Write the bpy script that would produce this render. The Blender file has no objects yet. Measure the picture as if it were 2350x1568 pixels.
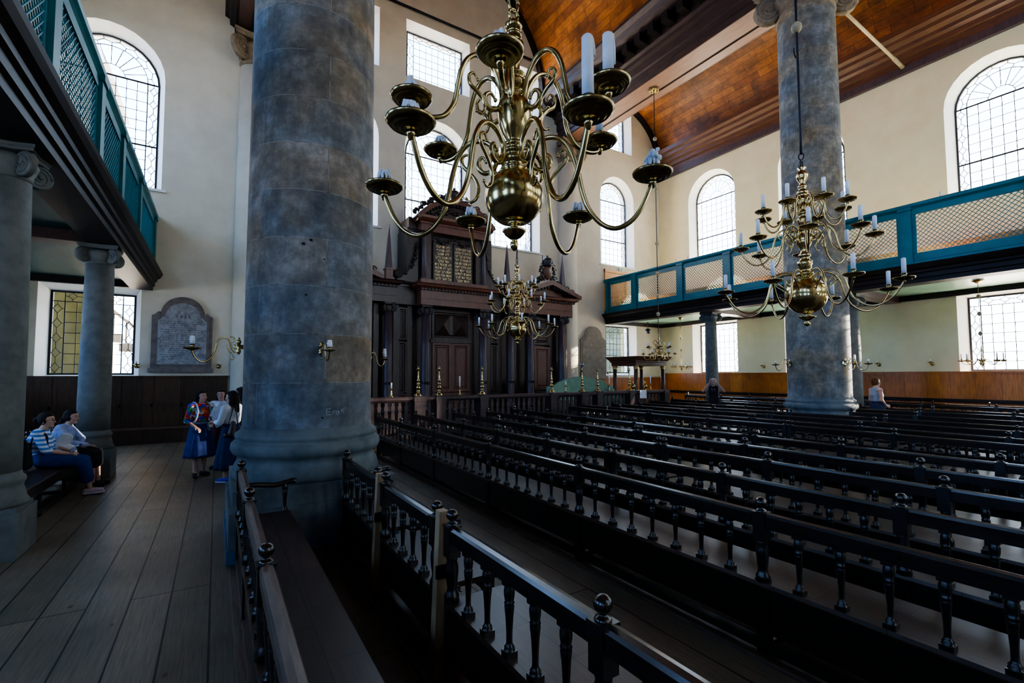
import bpy, bmesh, math, random
from mathutils import Vector, Matrix
random.seed(7)
S = bpy.context.scene
COL = S.collection
PI = math.pi
cos, sin = math.cos, math.sin
KIDS = {}

# ---------------------------------------------------------------- mesh builder
class MB:
    def __init__(self):
        self.v = []; self.f = []; self.s = []; self.uv = {}
    def add(self, vs, fs, smooth=False, M=None):
        b = len(self.v)
        if M is not None:
            vs = [M @ Vector(p) for p in vs]
        self.v += [tuple(p) for p in vs]
        self.f += [tuple(b + i for i in q) for q in fs]
        self.s += [smooth] * len(fs)
        return self
    def box(self, x0, x1, y0, y1, z0, z1, M=None):
        return self.add([(x0,y0,z0),(x1,y0,z0),(x1,y1,z0),(x0,y1,z0),(x0,y0,z1),(x1,y0,z1),(x1,y1,z1),(x0,y1,z1)],
                        [(3,2,1,0),(4,5,6,7),(0,1,5,4),(1,2,6,5),(2,3,7,6),(3,0,4,7)], False, M)
    def lathe(self, prof, n=16, M=None, smooth=True):
        vs = []; fs = []; rows = []
        for r, z in prof:
            if r < 1e-6:
                rows.append([len(vs)]); vs.append((0, 0, z))
            else:
                rows.append(list(range(len(vs), len(vs) + n)))
                vs += [(r*cos(2*PI*i/n), r*sin(2*PI*i/n), z) for i in range(n)]
        for a, b in zip(rows, rows[1:]):
            for i in range(n):
                j = (i + 1) % n
                q = [a[i % len(a)], a[j % len(a)], b[j % len(b)], b[i % len(b)]]
                q2 = []
                for k in q:
                    if k not in q2: q2.append(k)
                if len(q2) > 2: fs.append(tuple(q2))
        if len(rows[0]) > 1: fs.append(tuple(reversed(rows[0])))
        if len(rows[-1]) > 1: fs.append(tuple(rows[-1]))
        return self.add(vs, fs, smooth, M)
    def tube(self, pts, r, n=8, M=None):
        P = [Vector(p) for p in pts]; m = len(P)
        R = r if isinstance(r, (list, tuple)) else [r] * m
        T = [(P[min(i+1, m-1)] - P[max(i-1, 0)]).normalized() for i in range(m)]
        up = Vector((0, 0, 1)) if abs(T[0].z) < .9 else Vector((1, 0, 0))
        u = T[0].cross(up).normalized(); vs = []; fs = []
        for i in range(m):
            u = (u - T[i] * u.dot(T[i]))
            u = u.normalized() if u.length > 1e-6 else T[i].orthogonal().normalized()
            w = T[i].cross(u)
            vs += [P[i] + (u*cos(2*PI*k/n) + w*sin(2*PI*k/n)) * R[i] for k in range(n)]
        for i in range(m - 1):
            for k in range(n):
                j = (k + 1) % n
                fs.append((i*n+k, i*n+j, (i+1)*n+j, (i+1)*n+k))
        fs.append(tuple(range(n-1, -1, -1))); fs.append(tuple(range((m-1)*n, m*n)))
        return self.add(vs, fs, True, M)
    def prism(self, poly, ax, a0, a1, M=None, smooth=False):
        k = len(poly)
        mk = {'x': lambda a, p: (a, p[0], p[1]), 'y': lambda a, p: (p[0], a, p[1]), 'z': lambda a, p: (p[0], p[1], a)}[ax]
        vs = [mk(a0, p) for p in poly] + [mk(a1, p) for p in poly]
        b = len(self.v)
        self.add(vs, [(i, (i+1) % k, k+(i+1) % k, k+i) for i in range(k)], smooth, M)
        self.f += [tuple(b + i for i in range(k-1, -1, -1)), tuple(b + k + i for i in range(k))]; self.s += [False, False]
        return self
    def loft(self, rings, smooth=True, cap=True, M=None):
        k = len(rings[0]); vs = [p for r in rings for p in r]
        fs = [(i*k+j, i*k+(j+1) % k, (i+1)*k+(j+1) % k, (i+1)*k+j) for i in range(len(rings)-1) for j in range(k)]
        if cap: fs += [tuple(range(k-1, -1, -1)), tuple(range((len(rings)-1)*k, len(rings)*k))]
        return self.add(vs, fs, smooth, M)
    def ball(self, c, r, n=12, sc=(1,1,1), M=None):
        h = n // 2
        pr = [(r*sin(PI*i/h), -r*cos(PI*i/h)) for i in range(h+1)]
        T = Matrix.Translation(c) @ Matrix.Diagonal((*sc, 1))
        return self.lathe(pr, n, T if M is None else M @ T)
    def bar(self, a, b, w, t, M=None):
        """flat bar from a to b, w wide (sideways) and t thick"""
        a = Vector(a); b = Vector(b); d = (b-a).normalized()
        u = d.cross(Vector((0,1,0)))
        if u.length < .1: u = d.cross(Vector((1,0,0)))
        u.normalize(); n = d.cross(u)
        vs = [p + u*(w/2*i) + n*(t/2*j) for p in (a, b) for i, j in ((-1,-1),(1,-1),(1,1),(-1,1))]
        return self.add(vs, [(3,2,1,0),(4,5,6,7),(0,1,5,4),(1,2,6,5),(2,3,7,6),(3,0,4,7)], False, M)
    def mesh(self, name, fix=True):
        me = bpy.data.meshes.new(name)
        me.from_pydata(self.v, [], self.f)
        if fix:
            bm = bmesh.new(); bm.from_mesh(me)
            bmesh.ops.recalc_face_normals(bm, faces=bm.faces); bm.to_mesh(me); bm.free()
        me.polygons.foreach_set('use_smooth', self.s)
        return me
    def obj(self, name, m, parent=None, loc=None, rotz=0, fix=True):
        me = self.mesh(name, fix); me.materials.append(m)
        return link(name, me, parent, loc, rotz)

def link(name, data, parent=None, loc=None, rotz=0):
    o = bpy.data.objects.new(name, data); COL.objects.link(o)
    if loc is not None: o.location = loc
    if rotz: o.rotation_euler = (0, 0, rotz)
    if parent is not None:
        o.parent = parent; KIDS.setdefault(parent.name, []).append(o)
    return o

def tag(o, label=None, cat=None, group=None, kind=None):
    if label: o['label'] = label
    if cat: o['category'] = cat
    if group: o['group'] = group
    if kind: o['kind'] = kind
    return o
def thing(name, label, cat, loc=(0,0,0), rotz=0, group=None, kind=None):
    return tag(link(name, None, None, loc, rotz), label, cat, group, kind)
def struct(name, mb, m, parent=None, loc=None, rotz=0, fix=True):
    o = mb.obj(name, m, parent, loc, rotz, fix)
    if parent is None: o['kind'] = 'structure'
    return o
def copy_tree(o, parent=None):
    c = o.copy(); COL.objects.link(c)
    if parent is not None:
        c.parent = parent; KIDS.setdefault(parent.name, []).append(c)
    for ch in KIDS.get(o.name, []): copy_tree(ch, c)
    return c
def dup(root, loc, rotz=None, label=None, group=None):
    c = copy_tree(root); c.location = loc
    if rotz is not None: c.rotation_euler = (0, 0, rotz)
    if label: c['label'] = label
    if group: c['group'] = group
    return c

def spline(pts, k=5):
    """Catmull-Rom through pts"""
    P = [Vector(p) for p in pts]; out = []
    for i in range(len(P)-1):
        p0 = P[max(i-1,0)]; p1 = P[i]; p2 = P[i+1]; p3 = P[min(i+2, len(P)-1)]
        for j in range(k):
            t = j/k
            out.append(.5*((2*p1)+(p2-p0)*t+(2*p0-5*p1+4*p2-p3)*t*t+(3*p1-p0-3*p2+p3)*t**3))
    return out + [P[-1]]

# ---------------------------------------------------------------- materials
class NT:
    def __init__(self, name):
        self.m = bpy.data.materials.new(name); self.m.use_nodes = True
        self.t = self.m.node_tree; self.t.nodes.clear()
        self.out = self.n('ShaderNodeOutputMaterial')
    def n(self, ty, **kw):
        nd = self.t.nodes.new(ty)
        for k, v in kw.items():
            if k.startswith('i_'):
                nd.inputs[k[2:].replace('_', ' ')].default_value = v
            else: setattr(nd, k, v)
        return nd
    def l(self, a, b): self.t.links.new(a, b)
    def coord(self, kind='Object', scale=(1,1,1), rot=(0,0,0)):
        c = self.n('ShaderNodeTexCoord'); mp = self.n('ShaderNodeMapping')
        mp.inputs['Scale'].default_value = scale; mp.inputs['Rotation'].default_value = rot
        self.l(c.outputs[kind], mp.inputs['Vector']); return mp.outputs['Vector']
    def noise(self, vec, scale=5, detail=5, rough=.55, dist=0):
        nd = self.n('ShaderNodeTexNoise'); nd.inputs['Scale'].default_value = scale; nd.inputs['Detail'].default_value = detail
        nd.inputs['Roughness'].default_value = rough; nd.inputs['Distortion'].default_value = dist
        self.l(vec, nd.inputs['Vector']); return nd.outputs['Fac']
    def ramp(self, fac, stops):
        r = self.n('ShaderNodeValToRGB'); e = r.color_ramp.elements
        while len(e) < len(stops): e.new(.5)
        for el, (p, c) in zip(e, stops):
            el.position = p; el.color = (*c, 1) if len(c) == 3 else c
        self.l(fac, r.inputs['Fac']); return r.outputs['Color']
    def mix(self, a, b, fac, mode='MIX'):
        mx = self.n('ShaderNodeMix', data_type='RGBA', blend_type=mode)
        for s, v in ((6, a), (7, b), (0, fac)):
            if isinstance(v, (int, float)): mx.inputs[s].default_value = v
            elif isinstance(v, tuple): mx.inputs[s].default_value = (*v, 1)
            else: self.l(v, mx.inputs[s])
        return mx.outputs[2]
    def pbsdf(self, color, rough=.5, metal=0, bump=None, bs=.2, bd=.01, spec=.5):
        p = self.n('ShaderNodeBsdfPrincipled')
        for k, v in (('Base Color', color), ('Roughness', rough), ('Metallic', metal)):
            if isinstance(v, tuple): p.inputs[k].default_value = (*v, 1)
            elif isinstance(v, (int, float)): p.inputs[k].default_value = v
            else: self.l(v, p.inputs[k])
        p.inputs['Specular IOR Level'].default_value = spec
        if bump is not None:
            b = self.n('ShaderNodeBump'); b.inputs['Strength'].default_value = bs; b.inputs['Distance'].default_value = bd
            self.l(bump, b.inputs['Height']); self.l(b.outputs['Normal'], p.inputs['Normal'])
        self.l(p.outputs['BSDF'], self.out.inputs['Surface']); return self.m
    def rand(self):
        return self.n('ShaderNodeObjectInfo').outputs['Random']

def two(name, a, b, scale=(1,1,1), ns=6, rough=.5, metal=0, detail=5, lo=.35, hi=.65, bs=0., spec=.5, coord='Object', dist=0):
    t = NT(name); v = t.coord(coord, scale); f = t.noise(v, ns, detail, .6, dist)
    return t.pbsdf(t.ramp(f, [(lo, a), (hi, b)]), rough, metal, f if bs else None, bs, .01, spec)
def flat(name, c, rough=.5, metal=0, spec=.5):
    return two(name, tuple(x*.85 for x in c), tuple(min(1, x*1.1) for x in c), ns=9, rough=rough, metal=metal, spec=spec)
def planks(name, cols, width, length, joint, mort, scale_swap, rough, dark=.6, bs=.3, coord='Object', grain=(30,2,2), knots=False, spec=.5, stain=False):
    """boards: brick courses; scale_swap picks which coordinates run along / across the board"""
    t = NT(name); c = t.n('ShaderNodeTexCoord'); sx = t.n('ShaderNodeSeparateXYZ'); t.l(c.outputs[coord], sx.inputs[0])
    cb = t.n('ShaderNodeCombineXYZ'); a, b = scale_swap
    t.l(sx.outputs[a], cb.inputs[0]); t.l(sx.outputs[b], cb.inputs[1])
    br = t.n('ShaderNodeTexBrick', offset=.37, offset_frequency=3)
    t.l(cb.outputs[0], br.inputs['Vector'])
    for k, v in (('Scale', 1), ('Mortar Size', mort), ('Mortar Smooth', .3), ('Brick Width', length), ('Row Height', width), ('Bias', 0)):
        br.inputs[k].default_value = v
    br.inputs['Color1'].default_value = (*cols[0], 1); br.inputs['Color2'].default_value = (*cols[1], 1); br.inputs['Mortar'].default_value = (*joint, 1)
    mp = t.n('ShaderNodeMapping'); t.l(cb.outputs[0], mp.inputs['Vector']); mp.inputs['Scale'].default_value = (1, grain[0], 1)
    g = t.noise(mp.outputs[0], grain[1], 6, .6)
    big = t.noise(cb.outputs[0], .8, 4)
    col = t.mix(br.outputs['Color'], t.ramp(g, [(.3, (dark,)*3), (.7, (1.15,)*3)]), 1.0, 'MULTIPLY')
    col = t.mix(col, t.ramp(big, [(.3, (.65,)*3), (.7, (1.25,)*3)]), 1.0, 'MULTIPLY')
    if stain:
        st = t.noise(cb.outputs[0], .35, 8, .7, .8); s2 = t.noise(cb.outputs[0], 1.9, 5, .6)
        col = t.mix(col, t.ramp(st, [(.32, (.30,.27,.25)), (.48, (.85,.8,.78)), (.62, (1.2,1.15,1.1))]), 1.0, 'MULTIPLY')
        col = t.mix(col, t.ramp(s2, [(.3, (.55,.5,.5)), (.55, (1.1,1.1,1.1))]), 1.0, 'MULTIPLY')
    if knots:
        vo = t.n('ShaderNodeTexVoronoi'); vo.inputs['Scale'].default_value = 1.7
        mp2 = t.n('ShaderNodeMapping'); t.l(cb.outputs[0], mp2.inputs['Vector']); mp2.inputs['Scale'].default_value = (1, 1.9, 1); t.l(mp2.outputs[0], vo.inputs['Vector'])
        col = t.mix(col, t.ramp(vo.outputs['Distance'], [(.03, (.25,)*3), (.075, (1,)*3)]), 1.0, 'MULTIPLY')
    return t.pbsdf(col, rough, 0, t.mix(br.outputs['Fac'], g, .35), -bs if False else bs, .006, spec)
M = {}
M['pew'] = two('pew_wood', (.0035,.0027,.0027), (.010,.0068,.006), (8,1.2,8), 5, .30, spec=.6)
M['pew_rail'] = two('pew_rail_wood', (.008,.0055,.005), (.021,.013,.010), (8,1,8), 5, .24, spec=.7)
M['pew_worn'] = two('worn_rail_wood', (.055,.034,.024), (.13,.082,.056), (8,1,8), 4, .42)
M['seat'] = planks('seat_boards', ((.036,.019,.012),(.075,.039,.023)), .26, .62, (.006,.004,.004), .004, (1,0), .36, .55, .05, grain=(14,3,2), spec=.45)
M['pale'] = two('pale_board_wood', (.27,.17,.085), (.42,.28,.15), (30,30,1.5), 3, .6)
M['floor'] = planks('floor_boards', ((.140,.116,.076),(.215,.170,.112)), .285, 5.2, (.008,.007,.006), .008, (1,0), .52, .62, .35, grain=(22,3,2), knots=True, spec=.4)
M['plaster_lit'] = two('sun_tinted_plaster', (.79,.68,.42), (.87,.765,.50), ns=1.3, rough=.85, bs=.06, detail=8)  # right wall copy of the plaster, with the warm sun bounce in its colour
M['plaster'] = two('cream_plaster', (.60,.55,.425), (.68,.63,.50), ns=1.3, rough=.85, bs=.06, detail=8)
M['reveal'] = two('white_reveal_plaster', (.80,.78,.72), (.86,.84,.78), ns=2, rough=.85)
M['vault'] = planks('vault_boards', ((.25,.078,.013),(.44,.16,.028)), .30, 1.15, (.10,.032,.010), .011, (1,0), .42, .5, .3, coord='UV', grain=(12,3,2), stain=True)
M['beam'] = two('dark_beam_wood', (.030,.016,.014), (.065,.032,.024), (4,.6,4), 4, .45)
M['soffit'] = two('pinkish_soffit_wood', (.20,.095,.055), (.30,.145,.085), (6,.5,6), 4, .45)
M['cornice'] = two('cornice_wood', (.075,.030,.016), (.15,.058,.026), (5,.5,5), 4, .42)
M['black_wood'] = two('blackened_wood', (.007,.005,.005), (.020,.012,.011), (5,.6,5), 4, .5, spec=.25)
M['teal'] = two('teal_paint', (.003,.115,.150), (.006,.155,.190), ns=2.2, rough=.42)
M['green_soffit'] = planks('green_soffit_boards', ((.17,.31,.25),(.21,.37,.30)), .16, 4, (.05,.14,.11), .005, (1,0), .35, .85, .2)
M['brass'] = two('polished_brass', (.44,.32,.125), (.66,.52,.25), ns=7, rough=.17, metal=1, detail=3)
M['brass_dull'] = two('tarnished_brass', (.26,.195,.085), (.48,.37,.17), ns=14, rough=.24, metal=1)
M['iron'] = flat('blackened_iron', (.02,.022,.03), .5, .6)
M['wax'] = two('white_wax', (.82,.84,.88), (.90,.91,.93), ns=14, rough=.45, bs=.15)
M['gold'] = flat('gold_leaf', (.78,.62,.32), .4, .4)
M['gilt'] = flat('gilded_wood', (.55,.38,.13), .35, .8)
M['rodball'] = flat('beige_turned_wood', (.42,.34,.20), .5)
M['ark'] = two('ark_mahogany', (.020,.008,.006), (.055,.023,.015), (3,3,.6), 5, .33)
M['ark_red'] = two('ark_reddish_wood', (.085,.030,.018), (.16,.058,.034), (3,3,.8), 5, .33)
M['ark_carved'] = two('ark_carved_wood', (.012,.008,.007), (.045,.024,.018), ns=9, rough=.4)
M['purple_wood'] = two('purplish_wood', (.045,.028,.034), (.075,.048,.055), (3,3,.5), 4, .4)
M['rail_wood'] = two('railing_wood', (.030,.018,.019), (.065,.040,.040), (5,5,.8), 4, .4)
M['wains_r'] = planks('lit_wainscot_boards', ((.46,.14,.018),(.60,.21,.03)), .6, 3.0, (.10,.04,.012), .004, (2,1), .30, .55, .15, grain=(10,2.5,2))  # brighter copy of the wainscot, with the light put into its colour
M['wains_l'] = planks('shaded_wainscot_boards', ((.040,.021,.012),(.075,.040,.022)), .9, 3.0, (.008,.005,.004), .006, (2,0), .34, .5, .15, grain=(8,2.5,2))  # same wainscot on the left, its shadow painted into the wood colour
M['wains_b'] = planks('lit_wainscot_boards_back', ((.36,.11,.016),(.48,.16,.026)), .6, 3.0, (.09,.035,.01), .004, (2,0), .32, .55, .15, grain=(10,2.5,2))  # back wall version of the lit copy, light in its colour too
M['orange'] = two('honey_pine', (.52,.25,.055), (.66,.34,.09), (1,1,7), 3, .35)
M['lead'] = flat('window_lead', (.010,.012,.016), .6)
M['plaque'] = two('grey_marble', (.16,.165,.18), (.36,.37,.39), ns=5, rough=.5, detail=9, dist=1.2)
M['plaque_frame'] = two('brown_stone_frame', (.12,.10,.095), (.19,.165,.15), ns=6, rough=.7, bs=.1)
M['plaque_pale'] = two('pale_sandstone', (.20,.18,.145), (.28,.255,.21), ns=5, rough=.8, bs=.1)
M['ink'] = flat('engraved_lettering', (.035,.04,.05), .8)
M['capital'] = two('weathered_capital_stone', (.16,.115,.07), (.30,.225,.145), ns=6, rough=.85, bs=.3)
M['grey_stone'] = two('grey_column_stone', (.11,.12,.112), (.175,.185,.172), ns=5, rough=.75, bs=.12, detail=8)
M['scratch'] = flat('scratched_stone', (.40,.44,.46), .9)
M['hole'] = flat('dark_hole', (.01,.01,.012), .9)
M['sofa'] = two('green_upholstery', (.17,.28,.19), (.22,.35,.25), ns=5, rough=.85)
M['skin'] = two('skin', (.50,.29,.215), (.56,.335,.25), ns=9, rough=.55)
M['hair'] = two('dark_brown_hair', (.010,.007,.006), (.028,.018,.014), (12,12,2), 6, .75, spec=.25)
M['hair_red'] = two('reddish_brown_hair', (.05,.018,.008), (.12,.045,.018), (12,12,2), 6, .75, spec=.25)
M['hair_grey'] = two('light_grey_hair', (.36,.30,.26), (.48,.42,.37), (12,12,2), 6, .75)
M['navy'] = two('navy_cloth', (.008,.014,.055), (.014,.024,.085), ns=7, rough=.9)
M['blue_cloth'] = two('royal_blue_cloth', (.010,.026,.13), (.018,.045,.20), ns=7, rough=.9)
M['black_cloth'] = two('black_cloth', (.005,.005,.008), (.012,.012,.016), ns=7, rough=.9)
M['maroon'] = two('maroon_cloth', (.05,.006,.014), (.085,.012,.022), ns=7, rough=.9)
M['white_cloth'] = two('white_cloth', (.55,.57,.62), (.68,.70,.74), ns=7, rough=.9)
M['paleblue_cloth'] = two('pale_blue_shirt', (.26,.33,.58), (.38,.46,.70), ns=16, rough=.9)
M['greyblue_cloth'] = two('grey_blue_top', (.17,.23,.34), (.27,.34,.46), ns=5, rough=.9)
M['paper'] = flat('white_paper', (.72,.75,.80), .8)
M['leather'] = two('brown_leather', (.025,.016,.014), (.055,.035,.03), ns=8, rough=.5)
M['pink_shoe'] = flat('pale_pink_canvas', (.55,.42,.52), .8)
M['blue_shoe'] = flat('bright_blue_shoe', (.012,.02,.30), .7)
M['black_shoe'] = flat('black_shoe', (.008,.008,.009), .6)
M['lip'] = flat('lip', (.36,.12,.10), .5)
M['eye'] = flat('dark_eye', (.02,.014,.012), .3)
M['screen'] = flat('black_plastic', (.012,.012,.013), .5)
M['house'] = two('pale_brick_house', (.50,.44,.38), (.60,.54,.47), ns=3, rough=.9)
M['house_roof'] = flat('grey_slate_roof', (.30,.30,.33), .8)
M['olive'] = two('shaded_olive_wall', (.052,.046,.016), (.10,.086,.032), ns=.8, rough=.9, spec=.1)
M['stair'] = flat('dark_staircase', (.06,.055,.05), .8)
M['green_leaf'] = two('dark_green_hedge', (.012,.022,.010), (.03,.05,.022), ns=3, rough=.9)
M['ground'] = two('pale_paving', (.42,.40,.37), (.50,.48,.44), ns=1, rough=.9)
M['brick_in'] = flat('white_exit_sign', (.75,.85,.80), .5)
M['exit_green'] = flat('green_exit_symbol', (.02,.40,.16), .5)

# thin leaded glass: lets light through, with a faint reflection and uneven tint
t = NT('leaded_glass')
f = t.noise(t.coord('Object', (1,1,1)), 2.3, 3)
tr = t.n('ShaderNodeBsdfTransparent'); t.l(t.ramp(f, [(.3, (.90,.93,.96)), (.7, (.99,.99,1.0))]), tr.inputs['Color'])
gl = t.n('ShaderNodeBsdfGlossy'); gl.inputs['Roughness'].default_value = .06
mx = t.n('ShaderNodeMixShader'); mx.inputs[0].default_value = .045
t.l(tr.outputs[0], mx.inputs[1]); t.l(gl.outputs[0], mx.inputs[2]); t.l(mx.outputs[0], t.out.inputs['Surface'])
M['glass'] = t.m
t = NT('clear_plastic')
tr = t.n('ShaderNodeBsdfTransparent'); tr.inputs['Color'].default_value = (.75,.85,.95,1)
gl = t.n('ShaderNodeBsdfGlossy'); gl.inputs['Roughness'].default_value = .1
mx = t.n('ShaderNodeMixShader'); mx.inputs[0].default_value = .3
t.l(tr.outputs[0], mx.inputs[1]); t.l(gl.outputs[0], mx.inputs[2]); t.l(mx.outputs[0], t.out.inputs['Surface'])
M['bottle'] = t.m

# pillar masonry: drums of two or three blocks, every block its own tint, rain-streaked
def masonry(name, tints, mortar, row, width):
    t = NT(name); c = t.n('ShaderNodeTexCoord')
    br = t.n('ShaderNodeTexBrick', offset=.5, offset_frequency=2)
    t.l(c.outputs['UV'], br.inputs['Vector'])
    for k, v in (('Scale', 1), ('Mortar Size', .0045), ('Mortar Smooth', .5), ('Brick Width', width), ('Row Height', row), ('Bias', 0)):
        br.inputs[k].default_value = v
    br.inputs['Color1'].default_value = (0,0,0,1); br.inputs['Color2'].default_value = (1,1,1,1); br.inputs['Mortar'].default_value = (.5,.5,.5,1)
    col = t.ramp(br.outputs['Color'], tints)
    ob = t.coord('Object')
    n1 = t.noise(ob, 3.4, 12, .72); n2 = t.noise(t.coord('Object', (6, 6, .8)), 2.0, 5); n3 = t.noise(ob, .9, 3)
    col = t.mix(col, t.ramp(n3, [(.36, (.135,.165,.195)), (.5, (.17,.17,.165)), (.62, (.24,.155,.06))]), .36)
    col = t.mix(col, t.ramp(n1, [(.28, (.38,.40,.43)), (.5, (.95,.95,.95)), (.70, (1.9,1.9,1.95))]), 1.0, 'MULTIPLY')
    col = t.mix(col, t.ramp(n2, [(.3, (.84,.85,.87)), (.7, (1.1,1.1,1.1))]), 1.0, 'MULTIPLY')
    mc = t.ramp(t.noise(ob, 5.5, 4), [(.42, (.03,.035,.04)), (.52, mortar)])
    col = t.mix(col, mc, t.ramp(br.outputs['Fac'], [(.4, (0,0,0)), (1, (.8,.8,.8))]))
    h = t.mix(br.outputs['Fac'], n1, .6)
    return t.pbsdf(col, .72, 0, h, .35, .02, .35)
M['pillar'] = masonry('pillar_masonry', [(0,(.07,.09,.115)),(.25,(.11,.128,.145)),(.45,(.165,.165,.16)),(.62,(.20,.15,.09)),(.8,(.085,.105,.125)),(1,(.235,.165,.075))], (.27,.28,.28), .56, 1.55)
M['pillar_lit'] = masonry('warm_lit_masonry', [(0,(.11,.12,.12)),(.25,(.17,.165,.13)),(.45,(.20,.185,.14)),(.62,(.24,.19,.10)),(.8,(.12,.125,.12)),(1,(.26,.195,.095))], (.27,.26,.23), .56, 1.55)  # ochre tints put the warm light on the far pillar into its stone
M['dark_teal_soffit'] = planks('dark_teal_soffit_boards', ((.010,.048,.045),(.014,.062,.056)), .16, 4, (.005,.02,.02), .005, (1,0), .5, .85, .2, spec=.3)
M['pillar_base'] = two('pillar_base_stone', (.065,.088,.098), (.145,.172,.178), ns=3.2, rough=.75, bs=.25, detail=9)

M['blue_stone'] = two('bluish_skirting_stone', (.035,.075,.16), (.06,.12,.22), ns=3, rough=.8)

# colourful patchwork and stripe cloths
t = NT('colourful_print'); v = t.n('ShaderNodeTexVoronoi'); v.inputs['Scale'].default_value = 16
t.l(t.coord('Object'), v.inputs['Vector'])
hs = t.n('ShaderNodeSeparateColor'); t.l(v.outputs['Color'], hs.inputs[0])
M['print'] = t.pbsdf(t.ramp(hs.outputs[0], [(0,(.45,.02,.02)),(.25,(.03,.22,.05)),(.45,(.02,.05,.40)),(.62,(.55,.55,.62)),(.78,(.55,.08,.02)),(1,(.02,.28,.14))]), .9)
t.m.node_tree.nodes[-1]
for nd in t.m.node_tree.nodes:
    if nd.type == 'VALTORGB': nd.color_ramp.interpolation = 'CONSTANT'
t = NT('blue_white_stripes'); sx = t.n('ShaderNodeSeparateXYZ'); t.l(t.coord('Object'), sx.inputs[0])
mt = t.n('ShaderNodeMath', operation='MULTIPLY'); t.l(sx.outputs[2], mt.inputs[0]); mt.inputs[1].default_value = 15.5
fr = t.n('ShaderNodeMath', operation='FRACT'); t.l(mt.outputs[0], fr.inputs[0])
M['stripe'] = t.pbsdf(t.ramp(fr.outputs[0], [(0,(.62,.66,.76)),(.46,(.62,.66,.76)),(.5,(.07,.20,.52)),(.97,(.07,.20,.52)),(1,(.62,.66,.76))]), .9)
# ---------------------------------------------------------------- the hall
XL, XR, YB, YF = -5.3, 20.4, 17.2, -10.6
CX = 7.5
WT = .75                      # wall thickness
GD = .45                      # depth of the glazing in the wall
WALLS = {'back': (0, 0), 'right': (-PI/2, 0), 'left': (PI/2, 0), 'front': (PI, 0)}

def outline(hw, z0, H, arched, n=14):
    if not arched: return [(-hw, z0), (hw, z0), (hw, z0+H), (-hw, z0+H)]
    zs = z0 + H - hw
    return [(-hw, z0), (hw, z0)] + [(hw*cos(PI*i/n), zs + hw*sin(PI*i/n)) for i in range(n+1)]
def wplace(wall, c):
    return {'back': (c, YB, 0), 'right': (XR, c, 0), 'left': (XL, c, 0), 'front': (c, YF, 0)}[wall]
WIN = []       # (wall, centre, half width, sill z, height, arched)
for c, hw in ((7.35, 1.25), (11.05, 1.12), (3.65, 1.12)):
    WIN += [('back', c, hw, 7.55, 4.45, True), ('back', c, hw-.02, 13.72, 2.05, False)]
WIN += [('back', 17.25, 1.02, 7.55, 4.4, True), ('back', 17.2, 1.0, 13.62, 1.95, False), ('back', 17.4, .93, 2.0, 2.4, False),
        ('back', -2.88, 1.18, 7.55, 4.45, True), ('back', -3.0, .93, 1.95, 2.35, False)]
for c in (14.02, 9.45, 3.95, -1.2, -6.6):
    WIN += [('right', c, 1.12, 7.55, 4.3, True), ('right', c, 1.05, 2.0, 2.4, False)]
    WIN += [('left', c, 1.12, 7.55, 4.3, True), ('left', c, 1.05, 2.0, 2.4, False)]
for c in (7.35, 11.05, 17.3):
    WIN += [('front', c, 1.15, 7.55, 4.4, True), ('front', c, 1.1, 13.7, 2.0, False), ('front', c, 1.0, 2.0, 2.4, False)]

def wall(name, wallkey, x0, x1, z1):
    rz = WALLS[wallkey][0]
    mb = MB().box(x0, x1, 0, WT, -.3, z1)
    o = mb.obj(name, M['plaster_lit' if wallkey == 'right' else 'plaster'])
    cut = MB()
    for w, c, hw, z0, H, ar in WIN:
        if w != wallkey: continue
        cc = {'back': c, 'right': -c, 'left': c, 'front': -c}[w]
        sp = .16
        a = outline(hw+sp, z0-.10, H+.10+sp, ar); b = outline(hw, z0, H, ar); k = len(a)
        rings = [[(cc+p, y, z) for p, z in q] for q, y in ((a, -.02), (a, .0), (b, GD), (b, WT+.1))]
        cut.loft(rings, False)
    co = cut.obj('cutter', M['reveal'])
    o.data.materials.append(M['reveal'])
    md = o.modifiers.new('b', 'BOOLEAN'); md.operation = 'DIFFERENCE'; md.object = co; md.solver = 'EXACT'
    try: md.material_mode = 'TRANSFER'
    except Exception: pass
    dg = bpy.context.evaluated_depsgraph_get()
    me = bpy.data.meshes.new_from_object(o.evaluated_get(dg)); o.modifiers.clear(); o.data = me
    bpy.data.objects.remove(co)
    o.location = {'back': (0, YB, 0), 'right': (XR, 0, 0), 'left': (XL, 0, 0), 'front': (0, YF, 0)}[wallkey]
    o.rotation_euler = (0, 0, rz); o['kind'] = 'structure'
    return o
wall('wall_back', 'back', XL-WT, XR+WT, 21)
wall('wall_right', 'right', -YB, -YF, 17)
wall('wall_left', 'left', YF, YB, 17)
wall('wall_front', 'front', -XR-WT, -XL+WT, 21)
struct('floor', MB().box(XL-.5, XR+.5, YF-.5, YB+.5, -.3, 0), M['floor'])

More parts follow.
